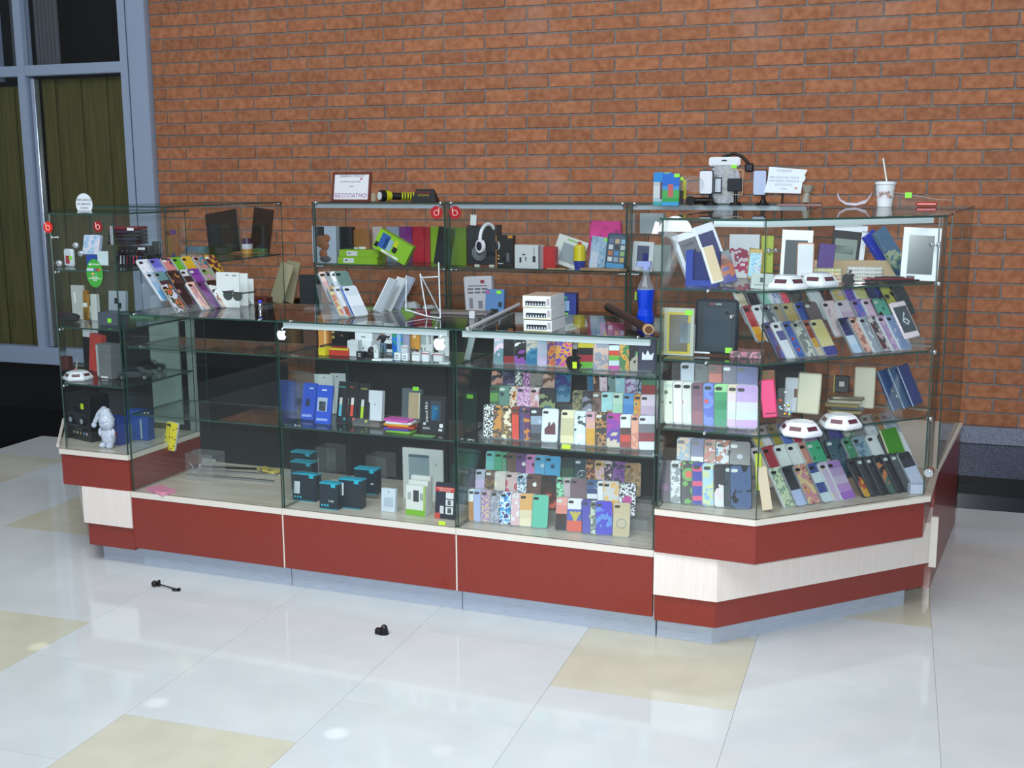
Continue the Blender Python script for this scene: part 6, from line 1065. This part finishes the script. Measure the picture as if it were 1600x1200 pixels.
# left flank shelf contents
zf = 1.2286
t = boxitem('dark_board', 'large dark board leaning in the left flank showcase', 'board', .21, .235, .008, C('1d1a16', .35), on(352, 396, zf), A0, .12, roll=-.16, decals=[('bright_edge', .1035, 0, .105, .235, C('a8a094'))])
boxitem('dark_board', 'dark brown board behind the purple jar, left flank', 'board', .13, .245, .008, C('2a2018', .45), on(405, 393, zf), A0, .08, roll=.12)
boxitem('clear_pack', 'clear strip pack with violet prints at the left of the flank showcase', 'package', .075, .20, .01, C('8a5a3a', .3), online(268, KP(1, -1.90), (1, 0), 1.3)-Vector((0, 0, 1.3-zf)), A0, .02, decals=[('violet_print', -.005, .15, .030, .17, C('5a3a80')), ('violet_print', -.002, .04, .020, .06, C('4a3a70')), ('gold_print', -.034, .145, -.008, .165, C('5a3420')), ('gold_print', -.028, .02, -.006, .05, C('7a5030'))])
P = on(382, 397, zf); t = thing('jar', 'small jar with dark lid and white yellow label in the flank showcase', 'jar', place(P)); MB().cone((0, .03, 0), (0, .03, .05), .030, .030, 18).build('jar_body', C('b8862a', .35), t, smooth=True); MB().cone((0, .03, .028), (0, .03, .055), .0305, .0305, 18).build('label', C('c9ccd8', .4), t, smooth=True); MB().cone((0, .03, .055), (0, .03, .085), .028, .026, 18).build('lid', C('3a1640', .3), t, smooth=True)
lying('cloth', 'folded blue grey cloth on the flank showcase shelf', 'cloth', .13, .08, .040, C('5a7486', .8), on(308, 396, zf), 0, rad=.03)
lying('magazine', 'pile of pinkish magazines under the folded cloth', 'magazines', .20, .11, .012, C('8a7a6a', .5), on(300, 398, zf-.0005)+Vector((0, -.05, 0)), 0, rad=.004)
lying('green_pack', 'green pack lying at the right end of flank shelf', 'package', .09, .05, .020, C('4a7a3a', .5), on(405, 394, zf), 0, rad=.006)
# ================================================================ right showcase contents
ZT = TSH[2]+.0006; ZM = TSH[1]+.0006; ZL = TSH[0]+.0006
def rP(px, y, z): P = online(px, KP(4.0, y), (math.cos(A0), math.sin(A0)), z+.04); P.z = z; return P
def dP(px, d, z): B_ = DB(d); P = online(px, (B_.x, B_.y), (math.cos(AD), math.sin(AD)), z+.04); P.z = z; return P
P = onplane(1055, 362, KP(4.0, -2.600), nF); t = thing('round_notice', 'white half round notice standing high in the corner of the right showcase', 'notice', place(P, AF)); MB().fprism([(.058*math.cos(math.pi*i/24), .052*math.sin(math.pi*i/24)) for i in range(25)], 0, .002).build('paper', C('e6e8e6', .5), t); MB().fprism([(-.082, -.008), (-.060, -.008), (-.056, .03), (-.070, .034)], .001, .003).build('side_flap', C('e6e8e6', .5), t)
t = boxitem('tablet_pack', 'white open tablet box leaning left, front one on the top shelf', 'package', .090, .190, .030, C('dfe3ea', .4), rP(1098, -2.44, ZT), A0+.45, .25, roll=-.32, decals=[('window', -.032, .03, .034, .165, C('6a6a74')), ('silver_print', -.02, .14, .02, .150, C('a8b0b8'))])
t = boxitem('tablet_pack', 'white open tablet box leaning left, taller rear one', 'package', .088, .215, .025, C('d6dce6', .4), rP(1128, -2.35, ZT), A0+.45, .25, roll=-.32, decals=[('window', -.030, .02, .034, .185, C('3a3a68'))])
t = thing('blue_stand', 'dark blue folded display stand under the leaning white boxes', 'display stand', place(rP(1098, -2.56, ZT), A0)); MB().fprism([(-.060, 0), (.052, 0), (.052, .02), (-.035, .02), (-.035, .125), (-.060, .12)], 0, .05).build('stand', C('27409a', .35), t); MB().box(-.034, .02, .02, .052, .05, .115).build('inner', C('16246a', .4), t)
boxitem('phone_case', 'white phone box with beige textured front on the blue stand', 'package', .042, .130, .016, C('dfe3ea', .4), rP(1122, -2.585, ZT+.018), A0+.3, .35, roll=-.28, decals=[('beige_face', -.014, .004, .021, .128, C('cdb898'))])
boxitem('phone_case', 'case with colourful portrait print right of the beige fronted box', 'phone case', .050, .115, .010, pat('n', '3a3a90 b05a30 8a5a50 4a5a6a'), rP(1142, -2.50, ZT+.01), A0+.3, .35, roll=-.25)
t = boxitem('phone', 'phone with gold bumper and lit icon screen on the top shelf', 'phone', .050, .105, .010, C('c9b070', .25, .4), rP(1178, -2.52, ZT+.024), A0, .05, roll=.06, decals=[('screen', -.020, .008, .020, .090, pat('m', 'a8d0e0 8ab8d8 b8d8e0 c8a0c0'))], bev=.006)
boxitem('number_card', 'grey card with a printed emblem in front of the gold rimmed phone', 'card', .072, .052, .004, C('a9b4b2', .5), rP(1190, -2.60, ZT), A0, .15, roll=.03, decals=[('emblem', -.006, .022, .004, .038, C('3a3e44')), ('text_line', -.024, .012, .020, .015, C('7a8484'))])
boxitem('blister_pack', 'hang pack with red lettering at the back of the top shelf', 'package', .11, .16, .02, pat('n', 'c9ccd0 a83a60 b8b0b8 8a3a50 c0c4cc'), rP(1162, -2.20, ZT), A0)
boxitem('blister_pack', 'yellow green hang pack behind the gold rimmed phone', 'package', .045, .135, .015, C('9aa838', .4), rP(1198, -2.18, ZT+.02), A0)
t = boxitem('tablet_pack', 'white tablet frame pack standing behind the blank dummy phone', 'package', .105, .185, .015, C('dde3ea', .4), dP(1242, .20, ZT), A0+.12, .05, roll=.03, decals=[('window', -.040, .012, .036, .150, C('3a4248'))])
boxitem('phone', 'blank white dummy phone with rose gold rim on the top shelf', 'phone', .058, .125, .010, C('c89a80', .3), dP(1258, .13, ZT+.02), A0+.12, .05, decals=[('blank_face', -.026, .004, .025, .119, C('d3d8e0'))], bev=.006)
t = boxitem('case_pack', 'white pack in the shape of a seven with clear window, top shelf', 'package', .120, .165, .012, C('17181c', .4), dP(1322, .32, ZT+.03), A0+.25, .1, roll=.10, decals=[('white_top', -.058, .14, .060, .165, C('dfe3ea')), ('white_side', .042, .0, .060, .145, C('dfe3ea')), ('grey_body', -.05, .01, .03, .11, C('7f8a84')), ('pearls', -.045, .055, .02, .085, C('a8b4b0'))])
boxitem('case_pack', 'violet pack beside the white seven shaped pack', 'package', .055, .085, .02, C('4a2a7a', .4), dP(1290, .26, ZT+.045), A0+.25, .1, roll=.1)
boxitem('blister_pack', 'long blue glossy pack leaning at the right of the top shelf', 'package', .055, .165, .02, C('2a3ab0', .25), dP(1398, .22, ZT+.03), AD, .3, roll=-.55)
boxitem('blister_pack', 'long green and blue pack leaning beside the blue glossy pack', 'package', .060, .190, .02, pat('n', '2a4a6a 5a7a6a 9aa890 4a6a8a'), dP(1418, .17, ZT+.02), AD, .3, roll=-.5)
t = boxitem('tablet_box', 'large upright white box with dark screen at the right end of top shelf', 'box', .125, .185, .02, C('e3e8f0', .35), dP(1436, .055, ZT+.005), .04, .03, roll=.03, decals=[('dark_screen', -.042, .022, .042, .158, C('2f3c46', .2)), ('plate', -.042, .006, -.014, .016, C('5a5a5e'))])
for j, (px, d_, cs, lab) in enumerate(((1288, .20, ('c87a5a', 'b0683a', 'c9a86a', 'a8a83a'), 'gold and coral'), (1352, .19, ('a8a8a0', '9aa0a8', 'b8bcc4', 'b0b4bc'), 'silver'))):
    for i in range(4):
        P = dP(px, d_, ZT+i*.0125); o = MB().prism([(x, z-.03) for x, z in rrect(.125, .06, .012)], 0, .0118).build('bumper_case', grain('glitter_'+cs[i], cs[i], 'e8e4d8', 300, .2, detail=1, lo=.45, hi=.6), bevel=.002, seg=1); o.matrix_world = place(P, .05+.03*(i % 2)); tag(o, lab+' glitter bumper case, '+['lowest', 'second lowest', 'second highest', 'highest'][i]+' of its stack on the top shelf', 'phone case', lab+' glitter bumper stack')
P = dP(1340, .26, ZT); boxitem('wooden_board', 'pale wooden strip behind the glitter bumper stacks', 'board', .33, .066, .02, C('b8a080', .6), P, AD*.35)
P = dP(1327, .075, ZT); o = apple_mb(.045, 0, .02, 0, .021).build('fruit_cutout', C('08080a', .3)); o.matrix_world = place(P, .2, .1); tag(o, 'black fruit shaped block with a bite on the top shelf', 'display block')
P = dP(1395, .10, ZT); t = thing('strap_heap', 'flat heap of black and red glittering straps at the shelf front', 'straps', place(P, AD*.4))
for k in range(7): MB().box(-.10+.02*(k % 3), -.02+.012*k, .002+.004*(k % 2), .09-.015*(k % 2), -.012+.012*k, .010+.004*(k % 3)).build('strap', C(['1a141a', '8a2430', '17141a', 'b84a4a', '23202a', '9aa0a0', '5a1c2a'][k], .4), t, bevel=.002, seg=1)
# middle shelf: big packs
boxitem('film_pack', 'grey film pack with yellow border and neon tag on the upper shelf', 'package', .105, .165, .012, C('b0b4a8', .35), rP(1060, -2.575, ZM), A0, .03, decals=[('yellow_frame', -.040, .006, .040, .150, C('b8a83a')), ('grey_face', -.034, .014, .032, .142, C('84868c')), ('blue_label', .004, .045, .040, .115, C('a8c8e6'))], neon=(.034, .150))
t = boxitem('tablet_case', 'large dark blue grey tablet case with neon tag on the upper shelf', 'case', .150, .190, .02, C('27303a', .35), rP(1118, -2.54, ZM+.006), A0, .06, decals=[('inner_frame', -.045, .025, .050, .160, C('333e4a', .3)), ('lens', .030, .138, .042, .150, C('10141a')), ('neon_tag', .034, .006, .058, .024, NEON), ('red_mark', -.025, .170, -.010, .176, C('8a3a38')), ('logo_print', -.006, .170, .016, .176, C('8a9098'))], bev=.012)
MB().box(-.080, .002, 0, -.074, .016, .10).box(-.080, .002, 0, -.02, .016, .006).build('white_edge', C('cfd3dc', .4), t)
P = rP(1168, -2.52, ZM); lying('phone_case', 'pink and grey cases lying flat beside the dark tablet case', 'phone case', .11, .08, .022, pat('m', 'b8788a 6a5a62 c890a0'), P, A0)
# lowest glass shelf
boxitem('phone_case', 'hot pink rubber case leaning at the bend of the showcase', 'phone case', .050, .130, .012, C('e83a78', .4), dP(1204, .06, ZL+.045), 0, .12, roll=-.14, bev=.004, decals=[('slot', -.015, .012, .02, .017, C('8a2448'))])
boxitem('phone_case', 'olive and rust case standing behind the hot pink case', 'phone case', .045, .14, .01, pat('m', '8a6a3a a05a34 6a6a3a'), dP(1204, .20, ZL+.04), 0, .1, roll=-.1)
boxitem('phone_case', 'white case with brown spot behind the pearl front case', 'phone case', .065, .125, .01, C('c9d0d8', .3, 0, .4), dP(1240, .16, ZL+.03), 0, .05, decals=[('spot', .0, .055, .015, .085, C('6a4a40'))], bev=.004)
boxitem('phone_case', 'cream pearl case standing behind the nearer display base', 'phone case', .080, .145, .012, C('d3d0b8', .35), dP(1262, .12, ZL+.03), .02, .08, roll=.03, bev=.005)
boxitem('phone_case', 'plain beige case standing above the farther display base', 'phone case', .072, .150, .010, C('c0bca8', .4), dP(1350, .12, ZL+.03), .02, .03, bev=.004)
boxitem('phone_case', 'black case with white round logo above the gold bumper stack', 'phone case', .055, .062, .010, C('101216', .3), dP(1315, .19, ZL+.080), .02, .03, bev=.003, decals=[('yellow_edge', -.0275, 0, -.024, .062, C('a8a020')), ('round_print', -.008, .022, .010, .040, C('b8b4b0'))])
for i in range(6): P = dP(1316+(i % 3)*4, .16, ZL+i*.0125); o = MB().prism([(x, z-.03) for x, z in rrect(.12, .058, .012)], 0, .0115).build('bumper_case', C(['6a6050', 'b8a878', '7a7a80', 'b0a070', 'c9c4b0', '8a8070'][i], .2, .5), bevel=.002, seg=1); o.matrix_world = place(P, .06*(i % 3)); tag(o, 'metal bumper case, '+['lowest', 'second from below', 'third from below', 'third from above', 'second from above', 'topmost'][i]+' of the stack behind the display bases', 'phone case', 'metal bumper stack')
P = dP(1226, .09, ZL+.035); t = thing('bling_case', 'case covered with glittering crystals left of the white cases', 'phone case', place(P, .1, .1)); MB().fprism(rrect(.05, .10, .01), 0, .006).build('shell', ACRYL, t); rb2 = random.Random(9)
for k in range(16): MB().ball((rb2.uniform(-.02, .022), -.004, rb2.uniform(.01, .092)), rb2.uniform(.003, .006), 6).build('crystal', C(['e6eef4', 'd8d03a', '5ab0e0', 'e0503a', 'b8c0e6', 'f0e0e8'][k % 6], .08, .3), t)
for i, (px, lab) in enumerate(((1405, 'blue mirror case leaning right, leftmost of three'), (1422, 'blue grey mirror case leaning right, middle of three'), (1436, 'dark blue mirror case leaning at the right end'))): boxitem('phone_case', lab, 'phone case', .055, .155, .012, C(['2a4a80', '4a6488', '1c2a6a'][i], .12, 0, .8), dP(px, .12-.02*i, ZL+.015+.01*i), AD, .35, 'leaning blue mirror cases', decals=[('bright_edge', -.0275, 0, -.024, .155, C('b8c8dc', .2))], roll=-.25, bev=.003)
t = boxitem('phone', 'white dummy phone with a large digit six on its dark screen', 'phone', .072, .142, .009, C('e0d3dc', .3, 0, .4), dP(1428, .030, ZM+.050), AD, .55, roll=-.12, decals=[('dark_screen', -.030, .022, .030, .122, C('4a5058', .25))], bev=.003)
text(t, '6', 0, -.0016, .070, .075, C('b9c3cc', .4)); acr = thing('acrylic_riser', 'small clear riser under the dummy phone with the large six', 'display stand', place(dP(1432, .035, ZM), AD)); MB().box(-.04, 0, 0, .04, .003, .046).build('front', ACRYL, acr); MB().box(-.04, .003, .044, .04, .05, .047).build('top', ACRYL, acr)
P = dP(1395, .08, ZL); t = thing('acrylic_cone', 'clear acrylic cone stand with bright glints', 'display stand', place(P)); MB().cone((0, .02, 0), (.01, .02, .15), .04, .004, 6).build('cone', ACRYL, t); MB().ball((.012, -.016, .078), .006, 8).ball((-.004, -.012, .095), .004, 8).build('chrome_stud', CHROME, t, smooth=True)
boxitem('green_board', 'long bright green board leaning at the right end of the deck', 'board', .075, .235, .010, C('3f8a1a', .4), dP(1424, .10, TZ0+.002), AD, .50, roll=-.10, decals=[('white_edge', -.044, 0, -.0375, .235, C('d3d0b8')), ('white_edge', .0375, 0, .041, .235, C('c0c4b0'))])
boxitem('white_carton', 'plain white little box at the right front of the deck', 'box', .050, .034, .03, C('c8d2ea', .4), dP(1434, .03, TZ0+.001), AD*.5)
boxitem('phone_case', 'lime and orange case seen edge on at the bend, deck level', 'phone case', .022, .13, .01, C('b8c830', .4), dP(1187, .12, TZ0+.06), 0, .1, roll=-.08)
boxitem('wooden_ruler', 'long beige card strip leaning at the bend of the deck', 'card', .035, .150, .004, C('d3bfa4', .5), dP(1200, .05, TZ0+.01), 0, .35, roll=-.22)
acr_step('clear acrylic lip stand at the bend of the right showcase deck', 1165, 768, TZ0, .12, .05, .05)
